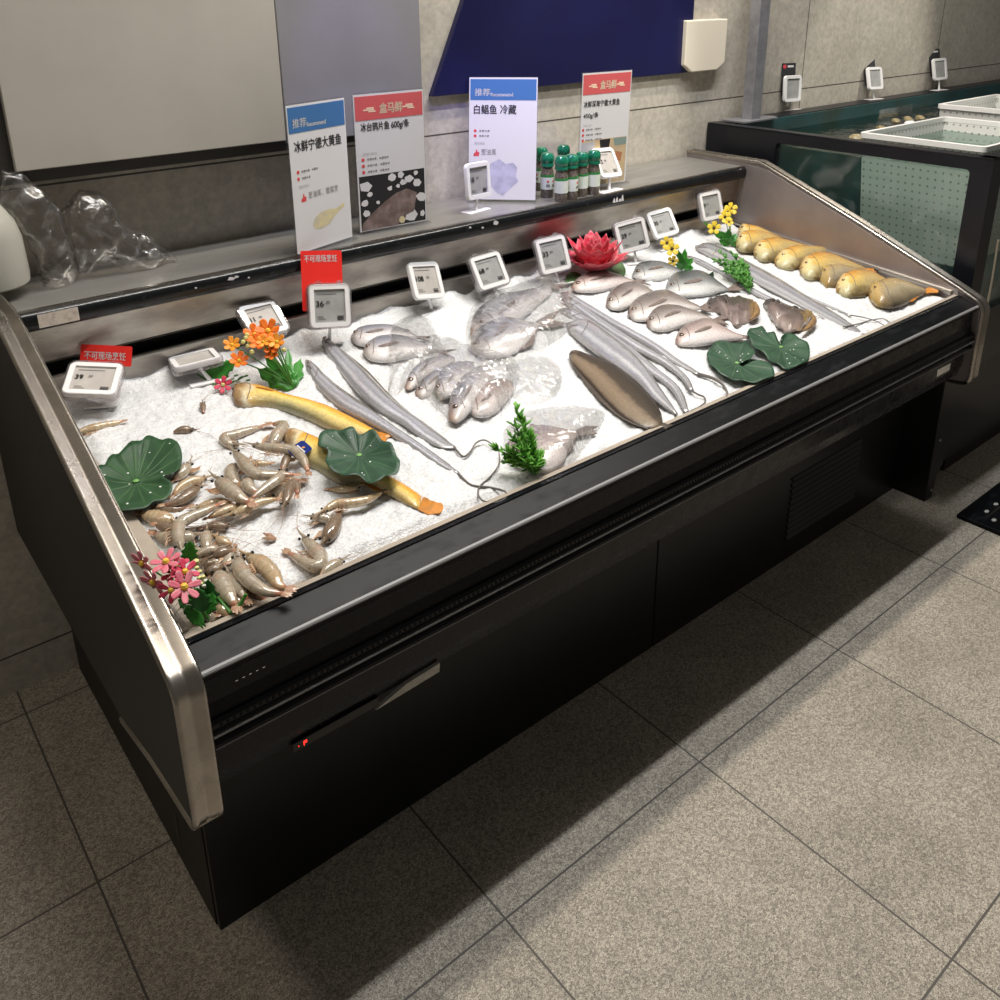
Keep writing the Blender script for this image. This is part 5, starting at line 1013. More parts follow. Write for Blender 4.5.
PR = [
 ('uppermost curled prawn of the front heap, pink tail tip pointing up right', [(239, 446), (228, 444), (225, 439), (236, 436), (250, 431), (262, 426.5)], 5.2, 0, 'prawn'),
 ('hooked prawn at the top right of the heap, left of the blue fish tag', [(272, 447), (277, 437), (283, 430), (282, 425), (273, 424)], 6.5, 0, 'prawn'),
 ('prawn arching right across the heap, its tail ending below the blue fish tag', [(252, 446), (265, 448), (280, 450), (294, 452), (303, 460), (308, 472)], 5.0, 2, 'prawn'),
 ('bent prawn in the heap middle with its dark eyed head pointing up left', [(233, 452), (240, 459), (247, 468), (255, 475), (267, 476.5), (281, 475.5), (294, 475)], 5.5, 2, 'prawn'),
 ('plump prawn at the left front of the heap, black eye facing the big lotus leaf', [(216, 480), (225, 487), (236, 496), (249, 503)], 6.6, 2, 'prawn'),
 ('fat prawn hump under the bent prawn in the heap', [(243, 465), (232, 472), (233, 481), (242, 487)], 6.5, 0, 'prawn'),
 ('short grey prawn hump in the very middle of the heap', [(250, 479), (248, 487), (257, 494)], 5.5, 1, 'prawn'),
 ('pale prawn with its tail pointing down left out of the heap middle', [(284, 470), (278, 480), (266, 489), (252, 498.5)], 4.6, 2, 'prawn'),
 ('wide prawn at the right foot of the heap behind the upright one', [(268, 498), (277, 490), (288, 483), (299, 481)], 6.5, 0, 'prawn'),
 ('upright brown prawn at the right edge of the heap, black eye down on the ice', [(284, 507), (288, 496), (292, 484), (297, 487), (297, 495)], 4.2, 2, 'prawnd'),
 ('long tan prawn lying along the front foot of the heap', [(230, 516), (248, 509), (263, 503), (277, 499)], 4.4, 1, 'prawnt'),
 ('small reddish brown prawn rising between the blue fish tag and the heap', [(289, 455), (286, 462), (282, 470)], 4.0, 1, 'prawnd'),
 ('little orange clawed prawn lying on ice inside the ring of the heap', [(253, 463), (262, 465), (271, 463.5)], 3.2, 1, 'prawnt'),
 ('lone prawn head poking left to right out of bare ice above the big lotus leaf', [(193, 431), (184, 431), (173.5, 432)], 4.0, 0, 'prawnd'),
 ('tiny prawn head poking upright from bare ice left of the red sprig', [(202.5, 403), (203, 408), (203.5, 413)], 3.0, 0, 'prawnd'),
 ('grey prawn tucked against the notch of the big lotus leaf', [(189, 465), (182, 474), (173, 480)], 5.5, 0, 'prawn'),
 ('prawn with black eye at the ice mound right below the big lotus leaf', [(200, 487), (189, 496), (178, 503), (165, 505)], 4.6, 1, 'prawnd'),
 ('tan prawn pointing right beside the big lotus leaf, above the black eyed one', [(207, 479), (195, 482), (183, 487), (173, 495)], 4.8, 0, 'prawnt'),
 ('thick prawn at the lower tip of the big lotus leaf', [(175, 524), (162, 520), (150, 517), (142, 514)], 6.5, 0, 'prawnt'),
 ('hook shaped prawn below the ice mound, tail up right and head straight down', [(181.5, 550), (178.5, 538), (179.5, 526), (190, 519), (205, 512), (219, 504.5)], 5.2, 2, 'prawn'),
 ('thick grey prawn lying above the pink bouquet with its head to the right', [(199, 537), (186, 539), (170, 540), (155, 534)], 6.3, 0, 'prawn'),
 ('tan prawn stretching from the hook shaped prawn to the heap foot', [(240, 506), (225, 512), (208, 518)], 3.8, 1, 'prawnt'),
 ('reddish prawn just under the tan prawn right of the hook shaped one', [(229, 528), (216, 527), (203, 528)], 3.8, 0, 'prawnd'),
 ('pale prawn standing away from the camera right of the green bouquet leaf', [(207, 531), (206, 541), (208, 552)], 4.6, 0, 'prawn'),
 ('grey prawn lying level behind the green leaf of the pink bouquet', [(221, 549), (208, 552), (195, 556)], 4.0, 1, 'prawn'),
 ('brownish prawn level right of the pink bouquet, below the grey level one', [(225, 561), (212, 565), (199, 561)], 5.0, 0, 'prawnd'),
 ('dark prawn slanting right beside the yellow bouquet buds', [(204, 573), (214, 571), (226, 564)], 3.8, 1, 'prawnd'),
 ('big striped prawn curving along the front corner, head at the top left', [(238, 556), (240, 570), (250, 583), (265, 592), (282, 594)], 5.6, 2, 'prawn'),
 ('big prawn behind the striped one at the front corner, back arched to the right', [(246, 557), (260, 564), (271, 574), (279, 586), (286, 588)], 6.5, 1, 'prawnt'),
 ('broad prawn pointing down to the steel rail just right of the pink bouquet', [(218, 571), (223, 586), (235, 606)], 6.3, 1, 'prawn'),
 ('narrow prawn between the broad one and the big striped prawn', [(228, 573), (236, 586), (247, 600)], 4.6, 1, 'prawn'),
 ('prawn under the green stem of the pink bouquet at the tray edge', [(215, 599), (221, 609), (231, 616)], 4.4, 0, 'prawnt'),
 ('prawn half hidden under the big striped prawn at the tray edge', [(243, 581), (252, 592), (266, 600)], 4.6, 0, 'prawnd'),
 ('small pale prawn in the front corner under the pink bouquet', [(203, 622), (209, 619), (216, 616)], 4.0, 0, 'prawn'),
 ('V shaped prawn alone near the front rail with a pink tail', [(302, 537), (312, 548), (321, 559), (317, 568), (304, 563), (289, 553)], 5.6, 0, 'prawn'),
 ('prawn lying at the front rail with its head toward the right', [(343, 561), (332, 567.5), (320, 577)], 4.2, 0, 'prawn'),
 ('long tan prawn lying below the scalloped lotus leaf, tail at the croaker', [(322, 513), (335, 505.5), (350, 504.5), (367, 501), (382, 492)], 4.4, 1, 'prawnt'),
 ('dark brown prawn standing out of the ice below the long tan prawn', [(324, 543), (333, 529), (339, 514)], 6.2, 0, 'prawnd'),
 ('grey prawn half sunk in ice left of the dark brown standing prawn', [(311, 518), (323, 519), (334, 522)], 4.4, 0, 'prawn'),
 ('small tan prawn under the rim of the scalloped lotus leaf', [(360, 487), (345, 490.5), (329, 489.5)], 3.4, 0, 'prawnt'),
 ('single tan prawn at the left tray edge below the leaning price tag', [(76, 433), (90, 430), (105, 426.5), (122, 421.5)], 4.2, 0, 'prawnt'),
 ('tan prawn across the gap between the ice mound and the front heap', [(196, 509), (208, 506), (222, 503), (234, 505)], 4.2, 0, 'prawnt'),
 ('greyish prawn behind the thick one at the lower tip of the big lotus leaf', [(152, 508), (164, 510), (177, 511), (188, 507)], 4.4, 0, 'prawnd'),
 ('brown prawn lying between the thick grey one and the hook shaped one', [(185, 531), (174, 531), (163, 528), (156, 525)], 4.2, 1, 'prawnd'),
 ('tan prawn behind the pale prawn standing away right of the bouquet leaf', [(216, 538), (224, 543), (232, 545)], 3.6, 0, 'prawnt'),
 ('greyish prawn filling the hollow between the level brown one and the big striped one', [(232, 549), (230, 558), (226, 568), (220, 574)], 5.2, 0, 'prawn'),
 ('reddish prawn pointing up right beside the head of the big striped prawn', [(213, 558), (222, 554), (233, 551)], 4.2, 1, 'prawnd'),
 ('brown prawn under the broad one right of the pink bouquet', [(206, 578), (210, 589), (218, 599)], 5.2, 0, 'prawnd'),
 ('tan prawn at the tray edge below the narrow prawn', [(232, 592), (239, 603), (250, 604)], 4.4, 0, 'prawnt'),
 ('grey prawn showing between the bouquet buds and the level brown prawn', [(196, 548), (199, 557), (205, 566)], 4.2, 0, 'prawn'),
]
for i, (lb, path, rp, ly, mt_) in enumerate(PR):
    prawn(lb, path, rp, ly, mt_, k=i, feel=2 if i % 3 == 0 else 1, tailfan=(i not in (13, 14)), legs=(i not in (13, 14)), group='raw prawns heaped at the left end of the ice')
t = thing('prawn', 'lone reddish tail fan sticking out of the ice right of the front prawn heap', 'prawn', on_ice((270, 536)), 'raw prawns heaped at the left end of the ice')
for a, b in (((276, 539), (263, 533)), ((276, 539), (262, 538))):
    obj('tail_fan', MB().tube([on_ice(a, .004), on_ice(((a[0]+b[0])/2, (a[1]+b[1])/2-.5), .010), on_ice(b, .006)], [.003, .006, .001], 8, flat=.5), 'ptail', t)
# ------------------------------------------------------------------ artificial leaves and flowers
def leaf_mat(name, c0, c1, vein, rough=.45, nv=17, spots=None):
    m = bpy.data.materials.new(name); N, L, B = nodes(m)
    uv = N.new('ShaderNodeUVMap'); uv.uv_map = 'UVMap'; sx = N.new('ShaderNodeSeparateXYZ'); L.new(uv.outputs[0], sx.inputs[0])
    tc = N.new('ShaderNodeTexCoord'); nz = N.new('ShaderNodeTexNoise'); nz.inputs['Scale'].default_value = 30; nz.inputs['Detail'].default_value = 5; L.new(tc.outputs['Object'], nz.inputs['Vector'])
    mx = N.new('ShaderNodeMix'); mx.data_type = 'RGBA'; mx.inputs[6].default_value = rgb(c0); mx.inputs[7].default_value = rgb(c1)
    mr = N.new('ShaderNodeMapRange'); mr.inputs[1].default_value = .38; mr.inputs[2].default_value = .66; L.new(nz.outputs['Fac'], mr.inputs[0]); L.new(mr.outputs[0], mx.inputs[0])
    s = N.new('ShaderNodeMath'); s.operation = 'MULTIPLY'; s.inputs[1].default_value = nv*math.pi; L.new(sx.outputs['X'], s.inputs[0])
    c = N.new('ShaderNodeMath'); c.operation = 'COSINE'; L.new(s.outputs[0], c.inputs[0]); ab = N.new('ShaderNodeMath'); ab.operation = 'ABSOLUTE'; L.new(c.outputs[0], ab.inputs[0])
    m2 = N.new('ShaderNodeMapRange'); m2.inputs[1].default_value = .93; m2.inputs[2].default_value = 1; L.new(ab.outputs[0], m2.inputs[0])
    fd = N.new('ShaderNodeMapRange'); fd.inputs[1].default_value = 0; fd.inputs[2].default_value = .8; fd.inputs[3].default_value = .75; fd.inputs[4].default_value = .12; L.new(sx.outputs['Y'], fd.inputs[0])
    mu = N.new('ShaderNodeMath'); mu.operation = 'MULTIPLY'; L.new(m2.outputs[0], mu.inputs[0]); L.new(fd.outputs[0], mu.inputs[1])
    mv = N.new('ShaderNodeMix'); mv.data_type = 'RGBA'; mv.inputs[7].default_value = rgb(vein); L.new(mu.outputs[0], mv.inputs[0]); L.new(mx.outputs[2], mv.inputs[6])
    L.new(mv.outputs[2], B.inputs['Base Color']); B.inputs['Roughness'].default_value = rough
    bp = N.new('ShaderNodeBump'); bp.inputs['Strength'].default_value = .35; bp.inputs['Distance'].default_value = .01; L.new(mu.outputs[0], bp.inputs['Height']); L.new(bp.outputs['Normal'], B.inputs['Normal'])
    return m
MT['lotus'] = leaf_mat('lotus_leaf_green', (.012, .050, .018), (.024, .080, .028), (.09, .18, .055), rough=.5)
MT['lotus2'] = leaf_mat('bluish_lotus_leaf_green', (.012, .048, .024), (.026, .080, .040), (.09, .17, .07), rough=.5)
MT['droplet'] = M('clear_droplet', (.9, .9, .9), .05, spec=.8)
def lotus(label, outline, c, mat, lift=.012, cup=.010, wave=.004, drops=0, seed=1, nw=1.0):
    C = on_ice(c, lift*.6); P = [on_ice(q, lift) for q in outline]; n = len(P)*4
    P2 = catmull(P+[P[0]], n+1)[:-1]; m = MB(); vs, us = [C], [(0, 0)]; K = 9
    for k in range(1, K+1):
        s = k/K
        for j, p in enumerate(P2):
            q = C.lerp(p, s); w = wave*s*s*math.sin(j*2*math.pi/n*9*nw+seed)+.0035*s*noise.noise(q*22)
            vs.append(q+V((0, 0, cup*(s**2-.4)*.6+w))); us.append((j/n, s))
    fs = [(0, 1+j, 1+(j+1) % n) for j in range(n)]
    for k in range(K-1):
        for j in range(n): a = 1+k*n+j; b = 1+k*n+(j+1) % n; fs.append((a, a+n, b+n, b))
    m.add(vs, fs, us)
    t = thing('lotus_leaf', label, 'artificial leaf', C-V((0, 0, lift)), 'artificial lotus leaves on the ice')
    obj('blade', m, mat, t, angle=180, solid=.0012)
    obj('leaf_centre', MB().ball(C+V((0, 0, .001)), .006, 8, (1, 1, .3)), 'leafc', t)
    rnd = random.Random(seed)
    for i in range(drops):
        j = rnd.randrange(n); s = .3+.65*rnd.random(); k = max(1, int(s*K)); p = vs[1+(k-1)*n+j]
        obj('droplet', MB().ball(p+V((0, 0, .0012)), .0012+.0016*rnd.random(), 6, (1, 1, .6)), 'droplet', t)
    return t
MT['leafc'] = M('pale_green_leaf_centre', (.16, .36, .09), .5)
def cr(x0, y0, s, pts): return [(x0+a*s, y0+b*s) for a, b in pts]
lotus('big smooth edged dark green lotus leaf at the left tray edge', cr(60, 400, .12, [(285, 600), (345, 565), (375, 560), (400, 500), (440, 465), (490, 470), (560, 410), (600, 380), (680, 370), (720, 325), (760, 315), (850, 345), (910, 335), (970, 370), (1010, 430), (1020, 500), (1000, 590), (940, 640), (868, 668), (930, 710), (937, 760), (900, 820), (850, 850), (790, 860), (730, 920), (650, 940), (540, 950), (470, 930), (430, 860), (370, 760), (320, 660)]), (136, 481), 'lotus', .020, .016, .003, drops=10, seed=2, nw=.6)
lotus('scalloped green lotus leaf lying across the blue tagged yellow croaker', cr(200, 320, .25, [(470, 490), (482, 462), (530, 440), (570, 447), (612, 440), (640, 460), (690, 450), (728, 482), (762, 500), (790, 550), (801, 580), (790, 612), (752, 628), (722, 652), (680, 655), (640, 632), (590, 636), (560, 618), (520, 602), (500, 562), (512, 532), (480, 512)]), (359, 455), 'lotus2', .046, .010, .004, drops=8, seed=5)
lotus('left scalloped lotus leaf of the pair at the front right of the ice', cr(660, 230, .16, [(290, 790), (312, 738), (352, 705), (402, 690), (452, 705), (500, 715), (552, 710), (592, 762), (578, 800), (515, 838), (572, 816), (642, 816), (692, 850), (716, 892), (700, 930), (642, 946), (590, 960), (520, 950), (470, 955), (420, 920), (370, 900), (340, 870), (310, 840)]), (737, 363), 'lotus2', .014, .008, .003, drops=14, seed=7)
lotus('right scalloped lotus leaf of the pair at the front right of the ice', cr(660, 230, .16, [(540, 660), (556, 622), (600, 620), (642, 610), (662, 640), (712, 642), (728, 678), (748, 700), (762, 672), (802, 645), (842, 660), (872, 690), (922, 710), (936, 760), (922, 820), (872, 850), (822, 866), (780, 876), (738, 850), (690, 820), (652, 780), (602, 750), (570, 710)]), (781, 347), 'lotus2', .014, .008, .003, drops=16, seed=9)

MT['stem'] = M('green_stem', (.06, .22, .03), .5); MT['leafg'] = M('bright_green_leaf', (.028, .19, .018), .4, n2=(.05, .28, .03), nscale=50); MT['leafd'] = M('mid_green_leaf', (.02, .12, .018), .4, n2=(.035, .18, .03), nscale=50)
MT['pink'] = M('pink_petal', (.66, .14, .20), .5, n2=(.74, .26, .30), nscale=60); MT['crim'] = M('crimson_petal', (.55, .022, .065), .5, n2=(.66, .06, .13), nscale=60)
MT['orng'] = M('orange_petal', (.84, .15, .012), .5, n2=(.86, .26, .02), nscale=70); MT['amber'] = M('amber_petal', (.86, .36, .03), .5, n2=(.80, .22, .02), nscale=80); MT['yel'] = M('yellow_petal', (.78, .56, .03), .5, n2=(.62, .46, .03), nscale=90)
MT['bud'] = M('pale_yellow_bud', (.62, .60, .22), .5); MT['core'] = M('yellow_flower_centre', (.75, .50, .05), .6); MT['dcore'] = M('dark_brown_centre', (.06, .03, .015), .6); MT['lotusp'] = M('deep_pink_lotus_petal', (.60, .028, .065), .5, n2=(.68, .20, .22), nscale=30, stretch=(1, 1, 3))
MT['spray'] = M('white_sprig', (.62, .66, .55), .6)
CAMD = lambda p: (EYE-p).normalized()
def flower(parent, p, nrm, r, mat, n=6, core='core', w=.42, cup=.15):
    nrm = V(nrm).normalized(); a = nrm.orthogonal().normalized(); b = nrm.cross(a); m0 = random.Random(int(p.x*1e4)).random()*6
    hd = obj('flower', MB().ball(p+nrm*.001, r*.24, 8), core, parent)
    for k in range(n):
        an = m0+k*2*math.pi/n; d = a*math.cos(an)+b*math.sin(an); s = nrm.cross(d); m = MB()
        rows = [(.12, .10, 0), (.4, w*.75, cup*.25), (.7, w, cup*.6), (.92, w*.8, cup), (1.0, w*.3, cup*1.1)]
        vs = []
        for u, ww, h in rows:
            for v in (-1, -.4, .4, 1): vs.append(p+d*r*u+s*r*ww*v*.62+nrm*r*(h+.10*abs(v)*ww))
        m.add(vs, [(i*4+j, i*4+4+j, i*4+5+j, i*4+1+j) for i in range(4) for j in range(3)])
        obj('petal', m, mat, hd, angle=180, solid=.0007)
    return hd
def leaf(parent, p, d, nrm, L, w, mat='leafg', curl=.2, lobes=0, name='leaf'):
    d = V(d).normalized(); nrm = V(nrm); s = d.cross(nrm).normalized(); nrm = s.cross(d); m = MB(); vs = []; K = 14
    for i in range(K+1):
        u = i/K; ww = w*(math.sin(math.pi*min(u*1.02, 1)**.8)**.8+.02)*(1+(.22*math.sin(u*lobes*6.28) if lobes else 0))
        for v in (-1, -.5, 0, .5, 1): vs.append(p+d*L*u+s*ww*v+nrm*(curl*L*u*u*-.5+abs(v)*ww*.25))
    m.add(vs, [(i*5+j, i*5+5+j, i*5+6+j, i*5+1+j) for i in range(K) for j in range(4)])
    return obj(name, m, mat, parent, angle=180, solid=.0006)
def at(q, z): return on_ice(q, z)
def stem(parent, pts, r=.0022, mat='stem'): return obj('stem', MB().tube(catmull(pts, 12), r, 7), mat, parent)
def leafpx(parent, q0, q1, z0, z1, w, mat='leafg', lobes=3, curl=.1, up=None):
    a, b = at(q0, z0), at(q1, z1); return leaf(parent, a, b-a, up if up is not None else CAMD(a), (b-a).length, w, mat, curl, lobes)
# orange bouquet
t = thing('flower_bouquet', 'orange and amber flower bouquet with green leaves standing before the price tag reading 11', 'artificial flowers', at((293, 389), 0))
root = at((294, 388), .006)
tips = [((255, 335), .10, 'orng', .024), ((268, 331), .115, 'orng', .026), ((239, 361), .06, 'orng', .020), ((272, 346), .10, 'orng', .020), ((258, 343), .10, 'orng', .020), ((232, 345), .075, 'amber', .018), ((277, 342), .11, 'amber', .018), ((263, 342), .112, 'amber', .014), ((272, 354), .085, 'orng', .015)]
for q, z, mt_, r in tips:
    p = at(q, z); stem(t, [root, root.lerp(p, .5)+V((0, 0, .006)), p], .0017); flower(t, p, CAMD(p)+V((random.uniform(-.4, .4), 0, .8)), r*1.12, mt_, 6, w=.5, cup=.35)
for q, z in [((246, 338), .1), ((248, 346), .095), ((252, 352), .09), ((243, 342), .1), ((247, 335), .105), ((284, 350), .06), ((250, 342), .1)]:
    p = at(q, z); obj('bud', MB().ball(p, .006, 8), 'bud', t)
for q0, q1, z1, w in [((293, 388), (301, 357), .03, .014), ((293, 389), (272, 368), .04, .020), ((292, 388), (256, 368), .03, .020), ((294, 388), (285, 362), .05, .016), ((290, 386), (288, 347), .07, .010), ((293, 389), (280, 372), .03, .024), ((288, 380), (264, 356), .06, .012)]:
    leafpx(t, q0, q1, .006, z1, w)
# red sprig
t = thing('flower_sprig', 'single crimson flower sprig with a long green leaf lying left of the orange bouquet', 'artificial flowers', at((222, 390), 0))
p = at((223, 385), .018); flower(t, p, CAMD(p)+V((0, 0, .4)), .021, 'crim', 6, 'bud')
leafpx(t, (205, 378), (236, 362), .010, .045, .022, 'leafg', 4); stem(t, [at((197, 374), .01), at((212, 383), .008), at((223, 386), .012), at((240, 379), .01)], .0018)
for k in range(9):
    q = (232+k*2.0, 379+3.5*math.sin(k*2.4)); obj('fern_tip', MB().ball(at(q, .012+.004*(k % 3)), .004, 6, (1.6, .7, .7)), 'leafg' if k % 3 else 'spray', t)
# pink bouquet
t = thing('flower_bouquet', 'pink and crimson daisy bouquet hanging over the front left corner of the tray', 'artificial flowers', at((205, 622), 0))
root = at((209, 620), .01)
for q, z, mt_, r, n_ in [((184, 587), .075, 'pink', .026, (.2, -.8, .7)), ((166, 562), .09, 'pink', .024, (-.3, -.2, 1)), ((175, 566), .085, 'crim', .022, (0, -.5, 1)), ((185, 572), .08, 'crim', .022, (.2, -.7, .8)), ((142, 563), .075, 'pink', .022, (-1, -.5, .1)), ((153, 582), .065, 'pink', .022, (-1, -.6, .0)), ((171, 590), .06, 'crim', .020, (-.5, -.8, .3)), ((172, 574), .075, 'crim', .018, (0, -.8, .6))]:
    p = at(q, z); stem(t, [root, root.lerp(p, .55)+V((0, 0, .010)), p], .0015); flower(t, p, n_, r, mt_, 7 if mt_ == 'pink' else 6, w=.34, cup=.12)
for q0, q1, z0, z1, w, mt_ in [((189, 562), (190, 541), .05, .085, .012, 'leafg'), ((200, 612), (190, 622), .035, .02, .020, 'leafg'), ((205, 608), (208, 580), .02, .07, .018, 'leafd'), ((203, 612), (197, 588), .03, .07, .015, 'leafd'), ((206, 614), (213, 592), .02, .05, .012, 'leafg'), ((200, 606), (178, 600), .03, .05, .016, 'leafd'), ((200, 610), (184, 612), .02, .03, .018, 'leafd')]:
    leafpx(t, q0, q1, z0, z1, w, mt_, 4)
for k, q in enumerate([(196, 562), (197, 568), (200, 572), (195, 574), (199, 578), (203, 577), (201, 584), (204, 586), (198, 583), (206, 581)]):
    obj('bud', MB().ball(at(q, .06), .0042 if k else .006, 6), 'bud' if k < 7 else 'spray', t)
for k in range(6): obj('fern_tip', MB().tube([at((196, 606), .03), at((172+k*3, 592+k*2.5), .045), at((163+k*3, 596+k*4.5), .035)], [.0012, .0009, .0004], 5), 'spray' if k % 2 else 'leafd', t)
stem(t, [at((214, 594), .03), at((222, 603), .016), at((231, 613), .010)], .0030); stem(t, [at((231, 613), .010), at((239, 606), .018), at((246, 594), .034)], .0030)
# red lotus flower
t = thing('lotus_flower', 'deep pink artificial lotus flower with dark green pads at the rear of the ice', 'artificial flowers', at((594, 274), 0))
c = at((594, 272), .02)
for ring, (nn, L, el, w) in enumerate([(10, .115, 22, .036), (10, .125, 44, .036), (9, .12, 60, .032), (6, .105, 76, .026)]):
    for k in range(nn):
        an = (k+.5*(ring % 2))*2*math.pi/nn; h = V((math.cos(an), math.sin(an), 0)); e = math.radians(el); d = h*math.cos(e)+V((0, 0, 1))*math.sin(e); up = -h*math.sin(e)+V((0, 0, 1))*math.cos(e)
        leaf(t, c+h*.008, d, up, L*(.9+.2*random.random()), w, 'lotusp', -.35, 0, 'petal')
obj('seed_head', MB().ball(c+V((0, 0, .02)), .018, 10), 'core', t)
for q0, q1, z1, w in [((600, 278), (623, 262), .035, .05), ((585, 278), (565, 281), .015, .03), ((600, 279), (622, 276), .012, .04)]: leafpx(t, q0, q1, .008, z1, w, 'lotus', 0, up=V((0, -.4, 1)))
# yellow pansy sprigs
def pansy(label, base, fl, leaves):
    t = thing('flower_sprig', label, 'artificial flowers', at(base, 0), 'yellow pansy sprigs on the right of the ice')
    root = at(base, .006)
    for q, z, r in fl:
        p = at(q, z); stem(t, [root, root.lerp(p, .5)+V((0, 0, .005)), p], .0015); flower(t, p, CAMD(p)+V((random.uniform(-.3, .3), 0, .3)), r, 'yel', 5, 'dcore', w=.6, cup=.1)
    for q, z, w in leaves: leafpx(t, base, q, .006, z, w, 'leafg', 3)
    return t
pansy('left yellow pansy sprig standing behind the dark silver pomfret', (684, 268), [((667, 243), .09, .022), ((672, 249), .08, .024), ((673, 261), .03, .018)], [((678, 250), .07, .010), ((685, 248), .07, .010), ((693, 258), .04, .012), ((690, 266), .015, .012), ((676, 264), .03, .012), ((682, 255), .05, .014), ((694, 268), .01, .010)])
pansy('right yellow pansy sprig at the rear right corner beside the first croakers', (730, 244), [((731, 209), .11, .024), ((725, 217), .10, .022), ((714, 228), .07, .024), ((729, 222), .09, .016), ((728, 212), .11, .018)], [((703, 221), .08, .010), ((721, 231), .05, .014), ((737, 233), .04, .012), ((728, 229), .06, .014), ((719, 240), .02, .014), ((739, 241), .015, .014), ((733, 236), .04, .014)])
# leafy green sprigs
def sprig(label, base, tips, mat, r, name='green_sprig', per=26, zt=.06, sz=.009, thin=.5):
    t = thing(name, label, 'artificial foliage', at(base, 0)); root = at(base, .006)
    rnd = random.Random(int(base[0]))
    for ti, (q, z) in enumerate(tips):
        p = at(q, z); P = catmull([root, root.lerp(p, .5)+V((0, 0, .006)), p], 12); br = obj('twig', MB().tube(P, [.002*(1-.6*i/11) for i in range(12)], 6), 'stem', t); m = MB()
        for k in range(per):
            u = .25+.75*k/per; i = min(int(u*11), 10); b = P[i].lerp(P[i+1], u*11-i); d = V((rnd.uniform(-1, 1), rnd.uniform(-1, 1), rnd.uniform(-.3, 1))).normalized()
            d = (d+(P[i+1]-P[i]).normalized()*.9).normalized(); L = sz*(1.1+.7*rnd.random())
            m.tube([b, b+d*L*.55, b+d*L], [.0008, L*thin*.42, .0006], 5, flat=.45)
        obj('leaves', m, mat, br, angle=180, kind='stuff')
    return t
MT['cyp'] = M('cypress_green', (.07, .27, .025), .55, n2=(.20, .48, .06), nscale=80); MT['box'] = M('boxwood_green', (.04, .16, .02), .45, n2=(.11, .32, .05), nscale=80)
sprig('bright green cypress sprig standing at the front middle beside the lone pomfret', (536, 475), [((516, 406), .12), ((523, 418), .10), ((495, 448), .06), ((512, 438), .09), ((530, 436), .08), ((541, 456), .04), ((505, 462), .035), ((521, 450), .07), ((514, 424), .11), ((526, 462), .05), ((508, 452), .06), ((518, 462), .04), ((538, 466), .03)], 'cyp', .01, per=42, sz=.0125, thin=.5)
sprig('round leaved green sprig lying between the dark silver pomfret and the croakers', (750, 292), [((716, 259), .05), ((733, 254), .06), ((745, 264), .05), ((724, 270), .035), ((738, 276), .03), ((746, 276), .03), ((728, 262), .05), ((720, 252), .05), ((740, 262), .05), ((748, 284), .015)], 'box', .01, per=26, sz=.013, thin=.95)
# small dark bits: a green tag by the pomfret
MT['gtag'] = M('dark_green_tag', (.012, .07, .04), .4)
g = obj('fish_tag', MB().obox(at((709, 278), .02), (.028, .004, .004), (0, .0006, .0), (-.003, 0, .012)), 'gtag', None, smooth=False); tag(g, 'small dark green fish tag behind the dark silver pomfret', 'tag')

# ------------------------------------------------------------------ clear film over the wrapped pomfrets
def film(label, outline, c, h, seed, edge=.004, radial=14, fold=.008):
    C = on_ice(c, h); P = catmull([on_ice(q, edge) for q in outline]+[on_ice(outline[0], edge)], 97)[:-1]; n = 96; K = 16; vs = [C]
    for k in range(1, K+1):
        s = k/K
        for j, p in enumerate(P):
            q = C.lerp(p, s); z = (h-edge)*((1-s**5))+edge
            q.z = zice(q.y)+z+fold*s*(1-s*.6)*abs(math.sin(j*2*math.pi/n*radial/2+seed+2*noise.noise(q*9)))+.007*noise.noise(q*16+V((seed, 0, 0)))*(1-s*.5)
            vs.append(q)
    fs = [(0, 1+j, 1+(j+1) % n) for j in range(n)]
    for k in range(K-1):
        for j in range(n): a = 1+k*n+j; b = 1+k*n+(j+1) % n; fs.append((a, a+n, b+n, b))
    o = obj('plastic_film', MB().add(vs, fs), 'film', None, angle=180); tag(o, label, 'plastic film', 'clear film bags over the pomfrets'); return o
film('clear film bag crumpled over the pair of pomfrets right of the hairtails', [(389, 330), (400, 322), (416, 318), (430, 322), (438, 338), (446, 352), (440, 366), (424, 376), (408, 386), (396, 396), (388, 392), (390, 372), (384, 356)], (414, 350), .048, 1)
film('clear film bag pulled into star creases over the pomfrets in front', [(428, 338), (446, 342), (466, 348), (484, 354), (502, 358), (520, 368), (516, 390), (506, 410), (490, 420), (470, 416), (456, 424), (438, 412), (424, 398), (412, 386), (420, 362)], (462, 376), .058, 4, radial=18, fold=.012)
film('clear film bag over the two large silvery pomfrets at the rear', [(468, 352), (466, 330), (472, 308), (486, 296), (506, 290), (530, 282), (552, 276), (570, 284), (576, 306), (570, 328), (556, 342), (536, 352), (512, 362), (486, 364)], (515, 324), .052, 8, radial=16)
film('empty clear film bag lying flat on the ice above the lone white bellied pomfret', [(506, 366), (530, 356), (552, 360), (562, 376), (556, 396), (536, 404), (516, 400), (508, 384)], (534, 382), .020, 12, radial=12)
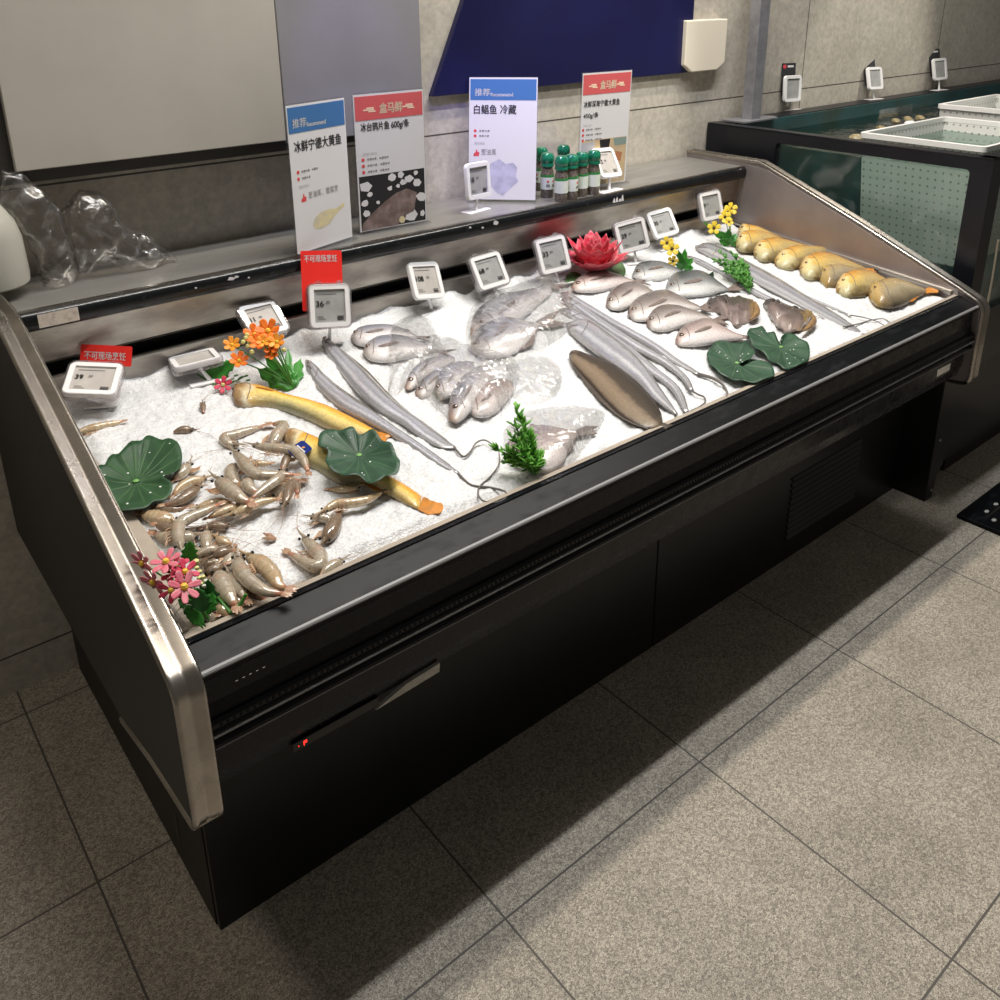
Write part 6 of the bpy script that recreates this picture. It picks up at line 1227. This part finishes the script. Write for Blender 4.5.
film('clear film sheet around the lone pomfret at the front of the ice', [(503, 432), (520, 416), (545, 410), (575, 408), (603, 412), (600, 428), (586, 444), (574, 462), (552, 474), (528, 474), (506, 462)], (548, 440), .040, 15, radial=10, fold=.006)
# ------------------------------------------------------------------ light
w = bpy.data.worlds.new('world'); SC.world = w; w.use_nodes = True
w.node_tree.nodes['Background'].inputs[0].default_value = (1, .93, .84, 1); w.node_tree.nodes['Background'].inputs[1].default_value = .11
def area(name, loc, sx, sy_, power, col, rot=(0, 0, 0), spread=180):
    l = bpy.data.lights.new(name, 'AREA'); l.shape = 'RECTANGLE'; l.size = sx; l.size_y = sy_; l.energy = power; l.color = col
    l.spread = math.radians(spread)
    o = bpy.data.objects.new(name, l); COL.objects.link(o); o.location = loc; o.rotation_euler = rot; return o
area('track_light_white', (1.9, 1.235, 3.6), 2.7, .06, 74, (.96, .98, 1))
area('track_light_warm', (2.05, 1.63, 3.6), 2.9, .09, 76, (1, .90, .76))
area('spot_left', (-.5, 1.2, 3.2), .25, .25, 9, (1, .9, .76))
def spot(name, loc, at, power, ang, col):
    l = bpy.data.lights.new(name, 'SPOT'); l.energy = power; l.spot_size = math.radians(ang); l.spot_blend = .6; l.shadow_soft_size = .03; l.color = col
    o = bpy.data.objects.new(name, l); COL.objects.link(o); o.location = loc; d = V(at)-V(loc); o.rotation_euler = d.to_track_quat('-Z', 'Y').to_euler(); return o
spot('wall_spot', (2.75, .72, 3.0), (2.25, 2.27, 1.32), 95, 30, (1, .95, .86))
spot('wall_spot', (4.6, .8, 3.0), (4.1, 2.27, 1.3), 110, 34, (1, .95, .84))
spot('purple_lamp', (1.35, 1.80, 2.1), (1.76, 2.14, 1.30), 22, 34, (.32, .27, 1))
spot('purple_lamp', (1.2, 1.7, 2.2), (1.25, 2.15, 1.5), 6, 30, (.32, .25, 1))
SC.view_settings.view_transform = 'Standard'; SC.view_settings.look = 'None'
SC.view_settings.exposure = 0.0; SC.view_settings.gamma = 1.0; SC.view_settings.use_curve_mapping = False
